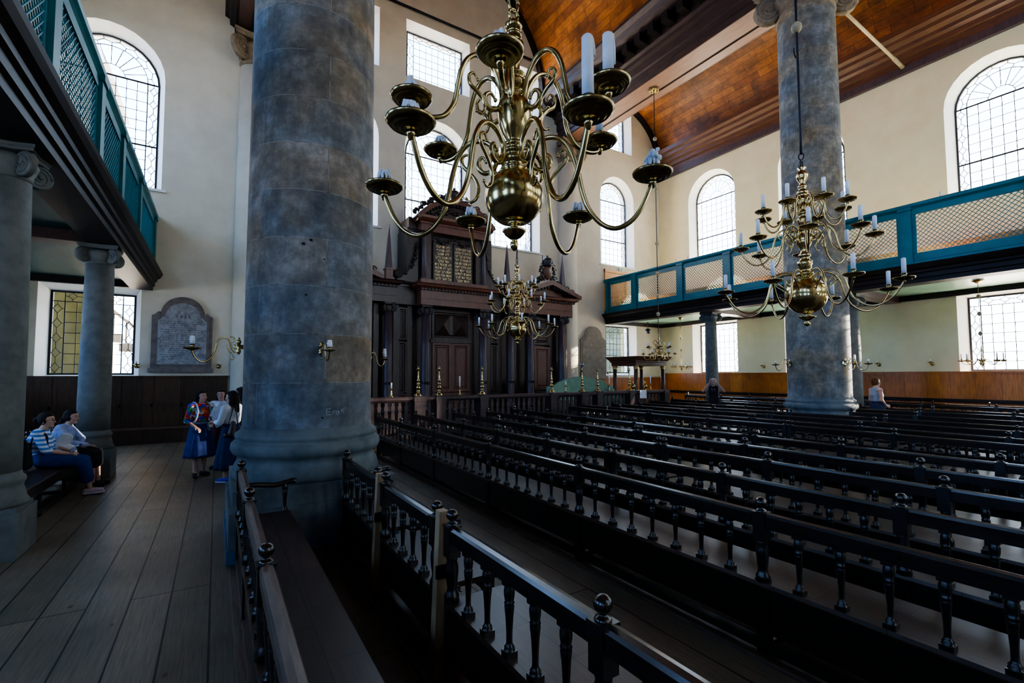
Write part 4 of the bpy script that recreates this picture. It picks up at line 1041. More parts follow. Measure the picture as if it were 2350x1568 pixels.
def ring_link(mb, z, R, r, rot, stretch=1.4):
    pts = [(R*cos(a), 0, z+R*stretch*sin(a)) for a in [2*PI*i/18 for i in range(19)]]
    mb.tube(pts, r, 7, Matrix.Rotation(rot, 4, 'Z'))
def small_chandelier(label, x, y, z0, rot, top, cat='chandelier', balls=(), rosette=False, group=None):
    t = thing('chandelier', label, cat, (x, y, z0), 0, group)
    d = -2.43
    Mz = Matrix.Translation((0, 0, d))
    st = MB().lathe(STEM, 32, Mz)
    ring_link(st, 3.46+d, .022, .007, 0, 1.2)
    st.obj('stem', M['brass'], t)
    for k in range(6):
        for (aa, me, pz, R) in ((rot + k*PI/3, LOWM, 2.71, .573), (rot + PI/6 + k*PI/3, UPM, 2.967, .437)):
            o = link('arm', me, t, (0, 0, d), aa)
            link('drip_pan', PAN, o, (R, 0, pz))
    if not balls:
        for k in range(4):
            mb = MB(); ring_link(mb, 0, .024, .007, k*PI/2, 1.7); mb.obj('chain_link', M['brass_dull'], t, (0, 0, 1.085+k*.068))
        MB().tube([(0,0,1.33),(0,0,top-z0)], .010, 8).obj('suspension_rod', M['iron'], t)
    else:
        MB().tube([(0,0,1.06),(0,0,top-z0)], .014, 8).obj('suspension_rod', M['iron'], t)
        for b in balls: MB().ball((0,0,b-z0), .07, 12, (1,1,1.15)).obj('rod_ball', M['rodball'], t)
    if rosette:
        mb = MB().lathe([(0,-.10),(.05,-.10),(.09,-.06),(.10,-.03),(.16,-.02),(.16,0)], 16)
        for k in range(12): mb.ball((.15*cos(k*PI/6), .15*sin(k*PI/6), -.03), .045, 8)
        mb.obj('ceiling_rosette', M['gilt'], t, (0, 0, top-z0-.005))
    return t
LOWM = arm_mesh('arm', LOW, LOWS); UPM = arm_mesh('arm', UPP, UPPS)
va = math.atan2(-1.65, -1.05)            # towards the camera
CH = (1.05, 1.65)
rotA = va - math.radians(36)              # one lower arm 36 degrees to the left of the near side
front = small_chandelier('large-looking brass chandelier hanging nearest the camera, six arms in each of two tiers', CH[0], CH[1], 2.43, rotA, 13.0)
far = small_chandelier('distant small brass chandelier hanging from a gilt rosette over the wooden canopy', 14.08, 12.0, 2.40, .3, 12.96, balls=(11.0, 9.0, 6.9, 5.75, 4.9, 4.2), rosette=True)
def candle(name, label, p, h, group, r=.0195, lean=0, drips=0, sd=0):
    mb = MB()
    rnd = random.Random(sd)
    mb.lathe([(r,0),(r*.98,h*.5),(r*.95,h*.97),(r*.7,h),(r*.3,h*1.003),(0,h)], 12)
    mb.tube([(0,0,h),(0.001,0,h+.008)], .0015, 5)
    for k in range(drips):
        a = rnd.uniform(-.9, 1.2); L = rnd.uniform(.25, .95)*h
        mb.tube([(r*cos(a)*.95, r*sin(a)*.95, h-.004), (r*1.1*cos(a), r*1.1*sin(a), h-L*.5), (r*1.05*cos(a), r*1.05*sin(a), h-L)], [.003,.0045,.0055], 6)
    o = mb.obj(name, M['wax'], None, p); o.rotation_euler = (lean, 0, 0)
    return tag(o, label, 'candle', group)
def stub(label, p, sd, big=False):
    """burnt-down candle: wax run over the socket"""
    rnd = random.Random(sd); mb = MB(); n_ = 13 if not big else 15
    for k in range(n_):
        a = k*2*PI/n_ + rnd.uniform(-.2,.2); r0 = .014; top = rnd.uniform(.004, .034); L = rnd.uniform(.01, .058)
        mb.tube([(r0*.6*cos(a), r0*.6*sin(a), top*.9), (.019*cos(a), .019*sin(a), top*.8), (.027*cos(a), .027*sin(a), -.004), (.026*cos(a), .026*sin(a), -L)], [.0025,.0075*rnd.uniform(.6,1.1),.0055*rnd.uniform(.7,1.2),.0018], 7)
    mb.ball((0,0,.010), .020, 10, (1,1,.9))
    for k in range(7): mb.ball((rnd.uniform(-.016,.016), rnd.uniform(-.016,.016), rnd.uniform(.008,.03)), rnd.uniform(.005,.009), 7)
    if big:
        for k in range(10): mb.ball((rnd.uniform(-.03,.02), rnd.uniform(-.03,.01), rnd.uniform(0,.05)), rnd.uniform(.009,.015), 7)
    return tag(mb.obj('candle_stub', M['wax'], None, p), label, 'candle', 'burnt down candle stubs')
def arm_pos(c, z0, rot, k, up):
    a = rot + (PI/6 if up else 0) + k*PI/3; R = .437 if up else .573
    return Vector((c[0]+R*cos(a), c[1]+R*sin(a), z0 - 2.43 + (2.967 if up else 2.71) + .068))
# front chandelier: which socket shows what (k counts anticlockwise seen from above)
names = {}
right = Vector((.8465, -.532, 0)); fw = Vector((.532, .8465, 0))
for up in (0, 1):
    for k in range(6):
        p = arm_pos(CH, 2.43, rotA, k, up); q = p - Vector((*CH, 0)); lr = q.dot(right); fb = q.dot(fw)
        where = ('upper' if up else 'lower') + ' tier, ' + ('near ' if fb < -.15 else 'far ' if fb > .15 else '') + ('left' if lr < -.1 else 'right' if lr > .1 else 'middle') + ' arm'
        if up and lr > .1 and fb < -.15: candle('candle', 'thick dripping candle on the nearest chandelier, ' + where, p, .145, 'candles of the nearest chandelier', .0215, drips=7, sd=3)
        elif not up and lr > .1 and fb < -.15: candle('candle', 'tall plain candle on the nearest chandelier, ' + where, p, .195, 'candles of the nearest chandelier', .0195, drips=2, sd=4)
        elif up and lr > .1 and fb > .05: candle('candle', 'thin rough candle on the nearest chandelier, ' + where, p, .17, 'candles of the nearest chandelier', .0175, drips=5, sd=5)
        else: stub('melted candle stub on the nearest chandelier, ' + where, p + Vector((0,0,-.004)), 10*up+k, (not up and lr > .4))
for up in (0, 1):
    for k in range(6):
        p = arm_pos((14.08, 12.0), 2.40, .3, k, up)
        candle('candle', 'white candle on the distant chandelier over the canopy', p, .12, 'candles of the canopy chandelier')

# the great three tier chandeliers in the nave
def gmap(r0, R, zp, kz): return lambda q: (r0 + (q[0]-.075)*(R-r0)/(.573-.075), zp + (q[1]-2.70)*kz)
TIERS = [(1.13, 3.10, .10, 1.45, 0.0), (.84, 3.82, .10, 1.25, PI/8), (.56, 4.30, .09, 1.05, 0.0)]
GARM = [arm_mesh('arm', LOW, LOWS, .0125, gmap(r0, R, zp, kz)) for R, zp, r0, kz, _ in TIERS]
GPAN = pm('drip_pan', MB().lathe([(r*1.45, z*1.3) for r, z in PANP], 16), 'brass_dull')
GC = pm('candle', MB().lathe([(.026,0),(.026,.185),(.018,.195),(0,.20)], 10), 'wax')
bz = 3.06; br = .275
GS = [(0,2.60),(.02,2.61),(.045,2.64),(.04,2.66),(.02,2.68),(.04,2.69),(.10,2.73),(.12,2.75),(.05,2.76),(.05,2.79)]
GS += [(br*sin(PI*i/24), bz-br*cos(PI*i/24)) for i in range(2, 23)]
for z in (3.34, 4.02, 4.46):
    k = {3.34: 1, 4.02: .85, 4.46: .72}[z]
    GS += [(r*k, z+h*k) for r, h in ((.07,0),(.11,.02),(.11,.05),(.07,.07),(.06,.10),(.085,.12),(.085,.15),(.10,.18),(.10,.22),(.07,.24),(.06,.28),(.08,.30),(.08,.33),(.055,.35),(.05,.40),(.095,.48),(.11,.55),(.09,.60),(.06,.64))]
GS = [q for q in GS if q[1] < 4.93] + [(.03,4.94),(.06,4.97),(.03,5.0),(0,5.0)]
GS2 = [GS[0]]
for q in GS[1:]:
    if q[1] >= GS2[-1][1] - 1e-6: GS2.append(q)
def great(label, x, y, z0, rot, bt):
    t = thing('great_chandelier', label, 'chandelier', (x, y, z0), rot, 'great three tier chandeliers')
    MB().lathe([(r, z-2.6) for r, z in GS2], 32).obj('stem', M['brass'], t)
    mb = MB(); ring_link(mb, 2.44, .04, .012, 0); ring_link(mb, 2.55, .035, .01, PI/2); mb.bar((-.10,.0,2.36),(.10,.0,2.36),.04,.012); mb.obj('hook', M['iron'], t)
    MB().tube([(0,0,2.58),(.01,0,2.9),(0,0,3.3),(0,0,19.8-z0)], .019, 8).obj('suspension_rod', M['iron'], t)
    hk = MB().tube(spline([(0,0,4.15),(-.06,0,4.05),(-.13,0,4.10),(-.14,0,4.16)],4), .012, 6); hk.obj('rod_hook', M['iron'], t)
    for b in bt: MB().ball((0,0,b-z0), .075, 12, (1,1,1.15)).obj('rod_ball', M['rodball'], t)
    for (R, zp, r0, kz, off), me in zip(TIERS, GARM):
        for k in range(8):
            a = off + k*PI/4
            o = link('arm', me, t, (0, 0, -2.6), a); link('drip_pan', GPAN, o, (R, 0, zp+.012))
    for R, zp, r0, kz, off in TIERS:
        for k in range(8):
            a = off + k*PI/4 + rot
            c = link('candle', GC, None, (x+R*cos(a), y+R*sin(a), z0-2.6+zp+.012+.088))
            tag(c, 'white candle standing in the ' + ('chandelier before the sunlit pillar' if x < 7.4 else 'chandelier before the carved ark'), 'candle', 'candles of the chandelier ' + ('by the pillar' if x < 7.4 else 'by the ark'))
    return t
great('great brass chandelier of three tiers before the pillar with the sunlit edge', 7.3, 3.49, 2.60, .12, (7.15, 8.6, 11.0))
great('great brass chandelier of three tiers hanging before the carved ark', 7.54, 11.7, 2.82, .33, (8.0, 11.0))

# single tier chandeliers under the bright gallery
def gallery_chandelier(label, x, y, sd):
    t = thing('gallery_chandelier', label, 'chandelier', (x, y, 2.08), sd, 'gallery chandeliers')
    MB().lathe([(0,0),(.012,.01),(.02,.03),(.01,.05),(.03,.07),(.055,.11),(.06,.14),(.045,.18),(.02,.20),(.025,.23),(.035,.25),(.015,.28),(.02,.34),(.03,.38),(.015,.42),(.02,.5),(.028,.54),(.012,.58),(.012,.62),(0,.63)], 16).obj('stem', M['brass'], t)
    for k in range(8):
        a = k*PI/4
        o = MB().tube(spline([(.03,0,.20),(.09,0,.25),(.15,0,.20),(.22,0,.11),(.32,0,.09),(.40,0,.13),(.425,0,.185)],4), .008, 6).obj('arm', M['brass'], t, None, a)
        link('drip_pan', PAN, o, (.425, 0, .19))
        q = candle('candle', 'thin candle on the ' + label, (x+.425*cos(a+sd), y+.425*sin(a+sd), 2.08+.258), .16, 'candles under the gallery %s' % ('near' if y < 8 else 'far'), .014)
    MB().tube([(0,0,.6),(0,0,2.50)], .008, 6).lathe([(.02,2.42),(.10,2.48),(.14,2.50),(.14,2.52)], 16).obj('suspension_rod', M['brass_dull'], t)
    for z in (.98, 1.55, 2.05): MB().ball((0,0,z), .055, 10, (1,1,1.2)).obj('rod_ball', M['rodball'], t)
gallery_chandelier('little chandelier under the gallery behind the wooden canopy', 18.5, 14.45, 0)
gallery_chandelier('little chandelier under the gallery in front of the bright window', 18.5, 4.2, .2)

# wall and pillar sconces
SC_ARM = spline([(.055,0,.02),(.075,0,-.02),(.11,0,-.01),(.10,0,.03),(.07,0,.035),(.05,0,0),(.06,0,-.05),(.10,0,-.075),(.14,0,-.03),(.16,0,.06),(.20,0,.115),(.265,0,.12),(.31,0,.07),(.335,0,-.02),(.37,0,-.13),(.43,0,-.20),(.50,0,-.215),(.56,0,-.17),(.595,0,-.10),(.605,0,-.06)], 4)
SC_SCR = spline([(.16,0,.06),(.12,0,.07),(.11,0,.11),(.14,0,.145),(.17,0,.13)], 4)
SC_TAIL = spline([(.20,0,.03),(.175,0,-.05),(.13,0,-.11),(.115,0,-.16),(.14,0,-.185),(.155,0,-.165)], 4)
def sconce(label, p, ang, h=.05, s=1.0):
    t = thing('pillar_sconce', label, 'sconce', p, ang, 'pillar sconces'); t.scale = (s, s, s)
    MB().lathe([(.0,-.11),(.015,-.10),(.025,-.08),(.03,-.06),(.022,-.04),(.022,.05),(.03,.06),(.026,.09),(.012,.105),(.018,.12),(.006,.135),(0,.14)], 14, Matrix.Translation((.055,0,0))).box(.002,.04,-.022,.022,-.03,.03).obj('bracket', M['brass'], t)
    a = MB().tube(SC_ARM, .011, 8).tube(SC_SCR, .008, 7).tube(SC_TAIL, .008, 7).obj('arm', M['brass'], t)
    o = link('drip_pan', PAN, a, (.605, 0, -.05)); o.scale = (1.3, 1.3, 1.1)
    if h:
        q = Vector((cos(ang)*.605*s, sin(ang)*.605*s, (.026)*s)) + Vector(p)
        c = MB().lathe([(.024,0),(.027,h*.5),(.022,h*.95),(.012,h),(0,h*.98)], 10)
        for k in range(6): c.ball((.024*cos(k), .024*sin(k), h*(.15+.12*k)), .009, 6)
        tag(c.obj('candle_stub', M['wax'], None, q), 'short stub in the ' + label, 'candle', 'sconce candles')
def around(c, r, ang, z): return (c[0]+r*cos(ang), c[1]+r*sin(ang), z)
cL = (1.02, 6.5); cR = (14.0, 6.45)
sconce('brass swan neck sconce on the great pillar front', around(cL, .757, math.radians(-92), 2.20), math.radians(-84), .075, .62)
sconce('brass swan neck sconce reaching left from the great pillar', around(cL, .757, math.radians(178), 2.25), math.radians(190), .09, .85)
sconce('brass sconce on the right side of the great pillar', around(cL, .757, math.radians(12), 2.16), math.radians(22), .12, .55)
sconce('sunlit brass sconce on the right edge of the far pillar', around(cR, .757, math.radians(-18), 2.24), math.radians(-14), .20, .95)
sconce('dull brass sconce on the shaded face of the far pillar', around(cR, .78, math.radians(-112), 2.2), math.radians(-84), .06, .9)
sconce('brass sconce reaching left of the far pillar', around(cR, .757, math.radians(150), 2.2), math.radians(165), .04, .9)
def wall_sconce(label, p, rz, arms=1):
    t = thing('wall_sconce', label, 'sconce', p, rz, 'small wall sconces')
    MB().lathe([(.07,0),(.065,.012),(.03,.02),(.02,.03),(0,.032)], 12, Matrix.Rotation(PI/2, 4, 'Y')).obj('back_plate', M['brass'], t)
    for k in range(arms):
        sgn = (0,) if arms == 1 else (-1, 1); q = sgn[k]*.13
        a = MB().tube(spline([(.02,0,0),(.07,q*.4,-.05),(.13,q,-.04),(.16,q,.02)], 4), .010, 6).obj('arm', M['brass'], t)
        link('drip_pan', PAN, a, (.16, q, .03))
        R_ = Matrix.Rotation(rz, 3, 'Z') @ Vector((.16, q, .07))
        tag(MB().lathe([(.018,0),(.018,.07),(0,.075)], 8).obj('candle_stub', M['wax'], None, Vector(p)+R_), 'candle in the ' + label + (', far arm' if k else ''), 'candle', 'wall sconce candles')
wall_sconce('small wall sconce between the left window and the tablet', (-1.95, YB, 2.2), -PI/2)
wall_sconce('small wall sconce right of the grey marble tablet', (.05, YB, 2.2), -PI/2)
wall_sconce('small two-armed wall sconce near the left picture edge', (-4.55, YB, 2.14), -PI/2, 2)
wall_sconce('small wall sconce right of the pale sandstone tablet', (16.42, YB, 2.0), -PI/2)
for y, w in ((15.6,'near the far corner'),(11.6,'left of the far pillar'),(7.35,'beside the far pillar'),(5.85,'left of the bright window')):
    wall_sconce('small sconce on the long bright wall, ' + w, (XR, y, 2.25), PI)
# ---------------------------------------------------------------- people
def caps(mb, a, ra, b, rb, n=12, sq=1.0):
    a = Vector(a); b = Vector(b); d = b-a; L = d.length
    Q = d.to_track_quat('Z', 'Y').to_matrix().to_4x4() if L > 1e-6 else Matrix.Identity(4)
    pr = [(ra*sin(PI/2*i/5), -ra*cos(PI/2*i/5)) for i in range(6)] + [(rb*cos(PI/2*i/5), L+rb*sin(PI/2*i/5)) for i in range(6)]
    pr[0] = (0, pr[0][1]); pr[-1] = (0, pr[-1][1])
    mb.lathe(pr, n, Matrix.Translation(a) @ Q @ Matrix.Diagonal((1, sq, 1, 1)))
def ell(mb, c, r, M_=None, n=16): mb.ball(c, 1.0, n, r, M_)
def fuse(mb, name, m, parent, vox=.008, it=4, inflate=0):
    """one continuous surface out of overlapping shapes"""
    tmp = bpy.data.objects.new('tmp', mb.mesh('tmp')); COL.objects.link(tmp)
    r = tmp.modifiers.new('r', 'REMESH'); r.mode = 'VOXEL'; r.voxel_size = vox
    s = tmp.modifiers.new('s', 'SMOOTH'); s.factor = .5; s.iterations = it
    dg = bpy.context.evaluated_depsgraph_get()
    me = bpy.data.meshes.new_from_object(tmp.evaluated_get(dg)); bpy.data.objects.remove(tmp)
    me.name = name; me.polygons.foreach_set('use_smooth', [True]*len(me.polygons)); me.materials.clear(); me.materials.append(m)
    return link(name, me, parent)
def hand(mb, w, d, n, side, curl=.5):
    """palm, four unequal bent fingers and a thumb; d = fingers, n = the way they curl, side = thumb side"""
    w = Vector(w); d = Vector(d).normalized(); n = Vector(n); n = (n - d*n.dot(d)).normalized(); s = d.cross(n)*side
    for k in (-1, 0, 1): caps(mb, w + s*(.021*k), .0135, w + d*.075 + s*(.024*k), .0125, 8)
    for i, (o, L) in enumerate(((.030, .066), (.010, .075), (-.010, .070), (-.029, .054))):
        p0 = w + d*.078 + s*o; p1 = p0 + (d*cos(curl*.6) + n*sin(curl*.6))*L*.55; p2 = p1 + (d*cos(curl*1.8) + n*sin(curl*1.8))*L*.5
        caps(mb, p0, .0092, p1, .0085, 8); caps(mb, p1, .0085, p2, .0072, 8)
    t0 = w + d*.025 + s*.024; t1 = t0 + (d*.65 + s*.7 + n*.25).normalized()*.036; t2 = t1 + (d*.9 + s*.3 + n*.35).normalized()*.028
    caps(mb, t0, .012, t1, .0105, 8); caps(mb, t1, .0105, t2, .0085, 8)
def person(label, loc, ang, J, top, skirt, shoe, hair, sleeve=1.0, long_hair='long', hyaw=0, hpitch=0, scale=1.0, leg_skin=True, seated=False, hem=.40, extra=None, collar=None):
    t = thing('person', label, 'person', loc, ang, None); t.scale = (scale,)*3
    j = {k: Vector(v) for k, v in J.items()}
    b = MB()
    pel, wai, che, nek, hd = j['pelvis'], j['waist'], j['chest'], j['neck'], j['head']
    def torso(mb, f):
        k_ = .22 if (sleeve == 0 and f) else 0
        a_, b_ = j['shL'].lerp(j['shR'], k_), j['shR'].lerp(j['shL'], k_)
        ell(mb, pel, (.112+f, .150+f, .105+f)); caps(mb, pel, .10+f, wai, .088+f, 14, 1.28); caps(mb, wai, .088+f, che, .10+f, 14, 1.32)
        caps(mb, a_, .055+f, b_, .055+f); caps(mb, che, .10+f, che.lerp(nek, .55), .075+f, 14, 1.3)
        fwd = Vector((.07, 0, 0))
        for s_ in (-1, 1): ell(mb, che + Vector((.065, s_*.065, -.03)), (.055+f, .06+f, .06+f))
    torso(b, 0)
    caps(b, nek - Vector((0,0,.03)), .056, hd - Vector((.0,0,.06)), .046)
    HM = Matrix.Translation(hd) @ Matrix.Rotation(hyaw, 4, 'Z') @ Matrix.Rotation(hpitch, 4, 'Y')
    ell(b, (-.008,0,.012), (.095,.074,.098), HM); ell(b, (.022,0,-.045), (.066,.057,.078), HM); caps(b, HM @ Vector((.062,-.012,-.098)), .02, HM @ Vector((.062,.012,-.098)), .02)
    caps(b, HM @ Vector((.086,0,.008)), .008, HM @ Vector((.103,0,-.034)), .0125); caps(b, HM @ Vector((.07,-.03,.022)), .014, HM @ Vector((.07,.03,.022)), .014)
    for s_ in (-1, 1):
        ell(b, (-.004, s_*.074, -.012), (.016,.008,.028), HM); ell(b, (.062, s_*.036, -.03), (.026,.022,.022), HM)
    for s_, S_ in ((1, 'L'), (-1, 'R')):
        caps(b, j['sh'+S_], .047, j['el'+S_], .037); caps(b, j['el'+S_], .038, j['wr'+S_], .025)
        d = (j['wr'+S_] - j['el'+S_]); hv = j.get('hd'+S_, d); nv = j.get('hn'+S_, Vector((1, 0, 0)) if abs(d.normalized().x) < .7 else Vector((0,0,-1)))
        hand(b, j['wr'+S_] + Vector(hv).normalized()*.02, hv, nv, s_, j['curl'][0] if 'curl' in j else .6)
        caps(b, j['hip'+S_], .085, j['kn'+S_], .056); caps(b, j['kn'+S_], .054, j['an'+S_], .033)
        fd = Vector(j['toe'+S_]) - j['an'+S_]; caps(b, j['an'+S_] - Vector((0,0,.03)), .032, j['an'+S_] + fd*.75, .026)
    body = fuse(b, 'body', M['skin'], t, .0075, 3)
    for s_ in (-1, 1):
        MB().ball(HM @ Vector((.0835, s_*.030, -.002)), .0085, 8).obj('eye', M['eye'], t)
        MB().tube([HM @ Vector((.079, s_*.047, .020)), HM @ Vector((.089, s_*.030, .027)), HM @ Vector((.091, s_*.014, .022))], .0035, 6).obj('eyebrow', M[hair], t)
    MB().ball((0,0,0), 1, 10, (.007,.022,.008), HM @ Matrix.Translation((.0865,0,-.068))).obj('lips', M['lip'], t)
    # hair
    h = MB()
    ell(h, (-.026,0,.030), (.092,.083,.094), HM); ell(h, (-.004,0,.064), (.080,.073,.048), HM)
    for s_ in (-1, 1): ell(h, (-.03, s_*.055, -.01), (.06,.032,.06), HM)
    if long_hair == 'long':
        for s_ in (-1, 1): caps(h, HM @ Vector((-.035, s_*.066, 0)), .034, nek + Vector((-.03, s_*.10, -.06)), .03)
        caps(h, HM @ Vector((-.06,0,-.03)), .06, nek + Vector((-.075,0,-.10)), .05, 12, 1.5)
    elif long_hair == 'bun': ell(h, (-.125,0,.0), (.05,.055,.05), HM)
    elif long_hair == 'tail':
        ell(h, (-.10,0,-.02), (.035,.035,.035), HM); caps(h, HM @ Vector((-.12,0,-.03)), .035, nek + Vector((-.12,0,-.06)), .022)
    elif long_hair == 'short': ell(h, (-.055,0,-.035), (.05,.06,.05), HM)
    fuse(h, 'hair', M[hair], t, .008, 3)
    # clothes
    c = MB(); torso(c, .016)
    if sleeve > 0:
        for S_ in 'LR':
            e_ = j['el'+S_]; w_ = j['wr'+S_]
            if sleeve <= .5: caps(c, j['sh'+S_], .062, j['sh'+S_].lerp(e_, sleeve*2), .052)
            else:
                caps(c, j['sh'+S_], .062, e_, .053); caps(c, e_, .053, e_.lerp(w_, (sleeve-.5)*2*.93), .040)
    fuse(c, 'top', M[top], t, .009, 5)
    if collar:
        MB().lathe([(.062,-.02),(.072,.0),(.066,.03),(.058,.03),(.06,0)], 20, Matrix.Translation(nek - Vector((0,0,.015)))).obj('collar', M[collar], t)
    if seated:
        s = MB(); ell(s, pel, (.14,.175,.12)); caps(s, pel, .13, wai.lerp(pel, .4), .115, 14, 1.3)
        for S_ in 'LR':
            caps(s, j['hip'+S_], .118, j['kn'+S_], .088); e_ = j['kn'+S_].lerp(j['an'+S_], hem); caps(s, j['kn'+S_], .088, e_, .085)
        mk = (j['knL']+j['knR'])/2; ma = (j['anL']+j['anR'])/2
        caps(s, pel, .11, mk, .085, 12, 1.2); caps(s, mk, .085, mk.lerp(ma, hem), .085, 12, 1.3)
        fuse(s, 'skirt', M[skirt], t, .010, 8)
    else:
        rings = []; z0 = wai.z - .02; z1 = hem
        for i in range(13):
            f_ = i/12; z = z0 + (z1-z0)*f_; rx = .115 + .135*f_**.75; ry = .145 + .12*f_**.75
            rings.append([(pel.x + rx*(1+.07*f_*sin(11*a+1.3))*cos(a), pel.y + ry*(1+.07*f_*sin(11*a+1.3))*sin(a), z) for a in [2*PI*k/44 for k in range(44)]])
        rings.append([(pel.x+(p[0]-pel.x)*.93, pel.y+(p[1]-pel.y)*.93, p[2]+.004) for p in rings[-1]])
        MB().loft(rings, True).obj('skirt', M[skirt], t)
        MB().loft([[(pel.x + r_*.122*cos(a), pel.y + r_*.152*sin(a), z) for a in [2*PI*k/32 for k in range(32)]] for r_, z in ((1,z0-.03),(1.04,z0-.02),(1.02,z0+.01),(.96,z0+.015))], True).obj('waistband', M[skirt], t)
    for S_ in 'LR':
        a_ = j['an'+S_]; e_ = j['toe'+S_]; d = (e_-a_); d.z = 0; L = d.length; d.normalize(); lift = a_.z - .08
        sh = MB(); o = Vector((a_.x, a_.y, lift))
        caps(sh, o - d*.045 + Vector((0,0,.045)), .04, o + Vector((0,0,.05)), .043); caps(sh, o + Vector((0,0,.045)), .043, o + d*(L+.0) + Vector((0,0,.036)), .034); caps(sh, o - d*.05 + Vector((0,0,.02)), .036, o + d*L + Vector((0,0,.02)), .036)
        so_ = fuse(sh, 'shoe', M[shoe], t, .007, 3)
        if shoe in ('pink_shoe', 'blue_shoe'):
            nrm = Vector((-d.y, d.x, 0))
            q = [o + d*x_ + nrm*(w_*.043) + Vector((0,0,.001)) for x_, w_ in ((-.09,.3),(-.07,.8),(0,.9),(L*.6,1),(L+.02,.7),(L+.042,.2),(L+.042,-.2),(L+.02,-.7),(L*.6,-1),(0,-.9),(-.07,-.8),(-.09,-.3))]
            MB().loft([[tuple(p + Vector((0,0,z_))) for p in q] for z_ in (0, .018)], False).obj('sole', M['white_cloth'], so_)
            for k in range(3): MB().tube([o + d*(L*.35+k*.022) + nrm*.022 + Vector((0,0,.083-k*.008)), o + d*(L*.35+k*.022+.008) + Vector((0,0,.090-k*.008)), o + d*(L*.35+k*.022) - nrm*.022 + Vector((0,0,.083-k*.008))], .004, 5).obj('shoelace', M['white_cloth'], so_)
    return t, j, HM
def stand(**kw):
    J = dict(pelvis=(0,0,.90), waist=(0,0,1.05), chest=(.0,0,1.22), neck=(-.01,0,1.37), head=(.015,0,1.52), shL=(0,.165,1.325), shR=(0,-.165,1.325),
             elL=(-.03,.22,1.06), elR=(-.03,-.22,1.06), wrL=(.06,.23,.84), wrR=(.06,-.23,.84), hipL=(0,.085,.88), hipR=(0,-.085,.88), knL=(.01,.085,.47), knR=(.01,-.085,.47), anL=(-.02,.085,.085), anR=(-.02,-.085,.085), toeL=(.12,.105,.03), toeR=(.12,-.105,.03))
    J.update(kw); return J
# two women on the bench under the gallery
seat1 = dict(pelvis=(.02,0,.635), waist=(-.03,0,.76), chest=(-.07,0,.93), neck=(-.05,0,1.09), head=(.005,0,1.235), shL=(-.06,.165,1.045), shR=(-.06,-.165,1.045),
    elL=(.06,.22,.80), elR=(.05,-.23,.79), wrL=(.27,.09,.72), wrR=(.28,-.08,.71), hipL=(.05,.09,.625), hipR=(.05,-.09,.625), knL=(.44,.06,.575), knR=(.43,-.10,.57), anL=(.52,.13,.10), anR=(.50,.24,.085), toeL=(.66,.15,.05), toeR=(.64,.27,.03), curl=(1.0,0,0))
t, j, HM = person('seated person in blue and white striped top, long navy skirt and glasses', (-2.20, 9.98, 0), 0, seat1, 'stripe', 'blue_cloth', 'pink_shoe', 'hair', sleeve=.62, long_hair='bun', hyaw=-.25, seated=True, hem=.62)
g = MB()
for s_ in (-1, 1):
    g.tube([HM @ Vector((.104+.0*k, s_*.031+.021*cos(k*PI/6), -.003+.019*sin(k*PI/6))) for k in range(13)], .0022, 5)
    g.tube([HM @ Vector((.103, s_*.052, 0)), HM @ Vector((.06, s_*.078, .002)), HM @ Vector((-.01, s_*.080, 0))], .0022, 5)
g.tube([HM @ Vector((.104,-.010,0)), HM @ Vector((.110,0,.003)), HM @ Vector((.104,.010,0))], .0022, 5)
g.obj('glasses', M['screen'], t)
MB().ball(HM @ Vector((-.004,-.082,-.042)), .008, 8).obj('earring', M['wax'], t)
MB().tube(spline([(-.13,-.13,.80),(-.12,-.14,.95),(-.06,-.13,1.10),(.03,-.12,1.0),(.05,-.11,.85),(.06,-.12,.76)],4), .012, 6).obj('bag_strap', M['black_cloth'], t)
MB().tube(spline([(-.05,-.06,1.10),(.03,-.08,1.0),(.06,-.02,.86),(.12,.10,.72)],4), .006, 6).obj('neck_cord', M['black_cloth'], t)
tb = MB(); caps(tb, (-2.10,10.20,.76), .06, (-2.0,10.22,.95), .045, 12, 1.8); caps(tb, (-2.05,10.18,.68), .08, (-1.95,10.22,.70), .075, 12, 1.6)
o = fuse(tb, 'tote_bag', M['white_cloth'], None, .01, 6); tag(o, 'white cloth bag held on the lap of the striped-top person', 'bag')
o = MB().lathe([(0,0),(.03,.0),(.033,.01),(.033,.10),(.028,.13),(.013,.155),(.013,.17)], 14).obj('water_bottle', M['bottle'], None, (-1.90, 9.97, .735)); o.rotation_euler = (.5, .9, 0)
tag(o, 'clear plastic bottle with purple cap in the striped-top person\'s hands', 'bottle')
MB().lathe([(.015,.168),(.016,.19),(0,.192)], 12).obj('cap', M['blue_shoe'], o)
bk = MB(); caps(bk, (-2.36,9.72,.60), .075, (-2.37,9.72,.80), .065, 12, 1.3)
tag(fuse(bk, 'backpack', M['black_cloth'], None, .01, 5), 'black backpack on the bench behind the striped-top person', 'bag')
seat2 = dict(seat1, pelvis=(.03,0,.635), waist=(.0,0,.76), chest=(.02,0,.93), neck=(.06,0,1.08), head=(.12,0,1.215), shL=(.03,.165,1.035), shR=(.03,-.165,1.035),
    elL=(.20,.22,.82), elR=(.16,-.22,.80), wrL=(.26,.02,.74), wrR=(.36,-.05,.73), knL=(.45,.10,.575), knR=(.45,-.08,.575), anL=(.47,.14,.085), anR=(.45,-.06,.085), toeL=(.60,.17,.03), toeR=(.58,-.05,.03))
t, j, HM = person('seated person in pale blue shirt and black skirt leaning forward next to the column', (-2.20, 10.86, 0), -.12, seat2, 'paleblue_cloth', 'black_cloth', 'black_shoe', 'hair', sleeve=1.0, long_hair='tail', hyaw=-.2, seated=True, hem=.35, collar='paleblue_cloth')
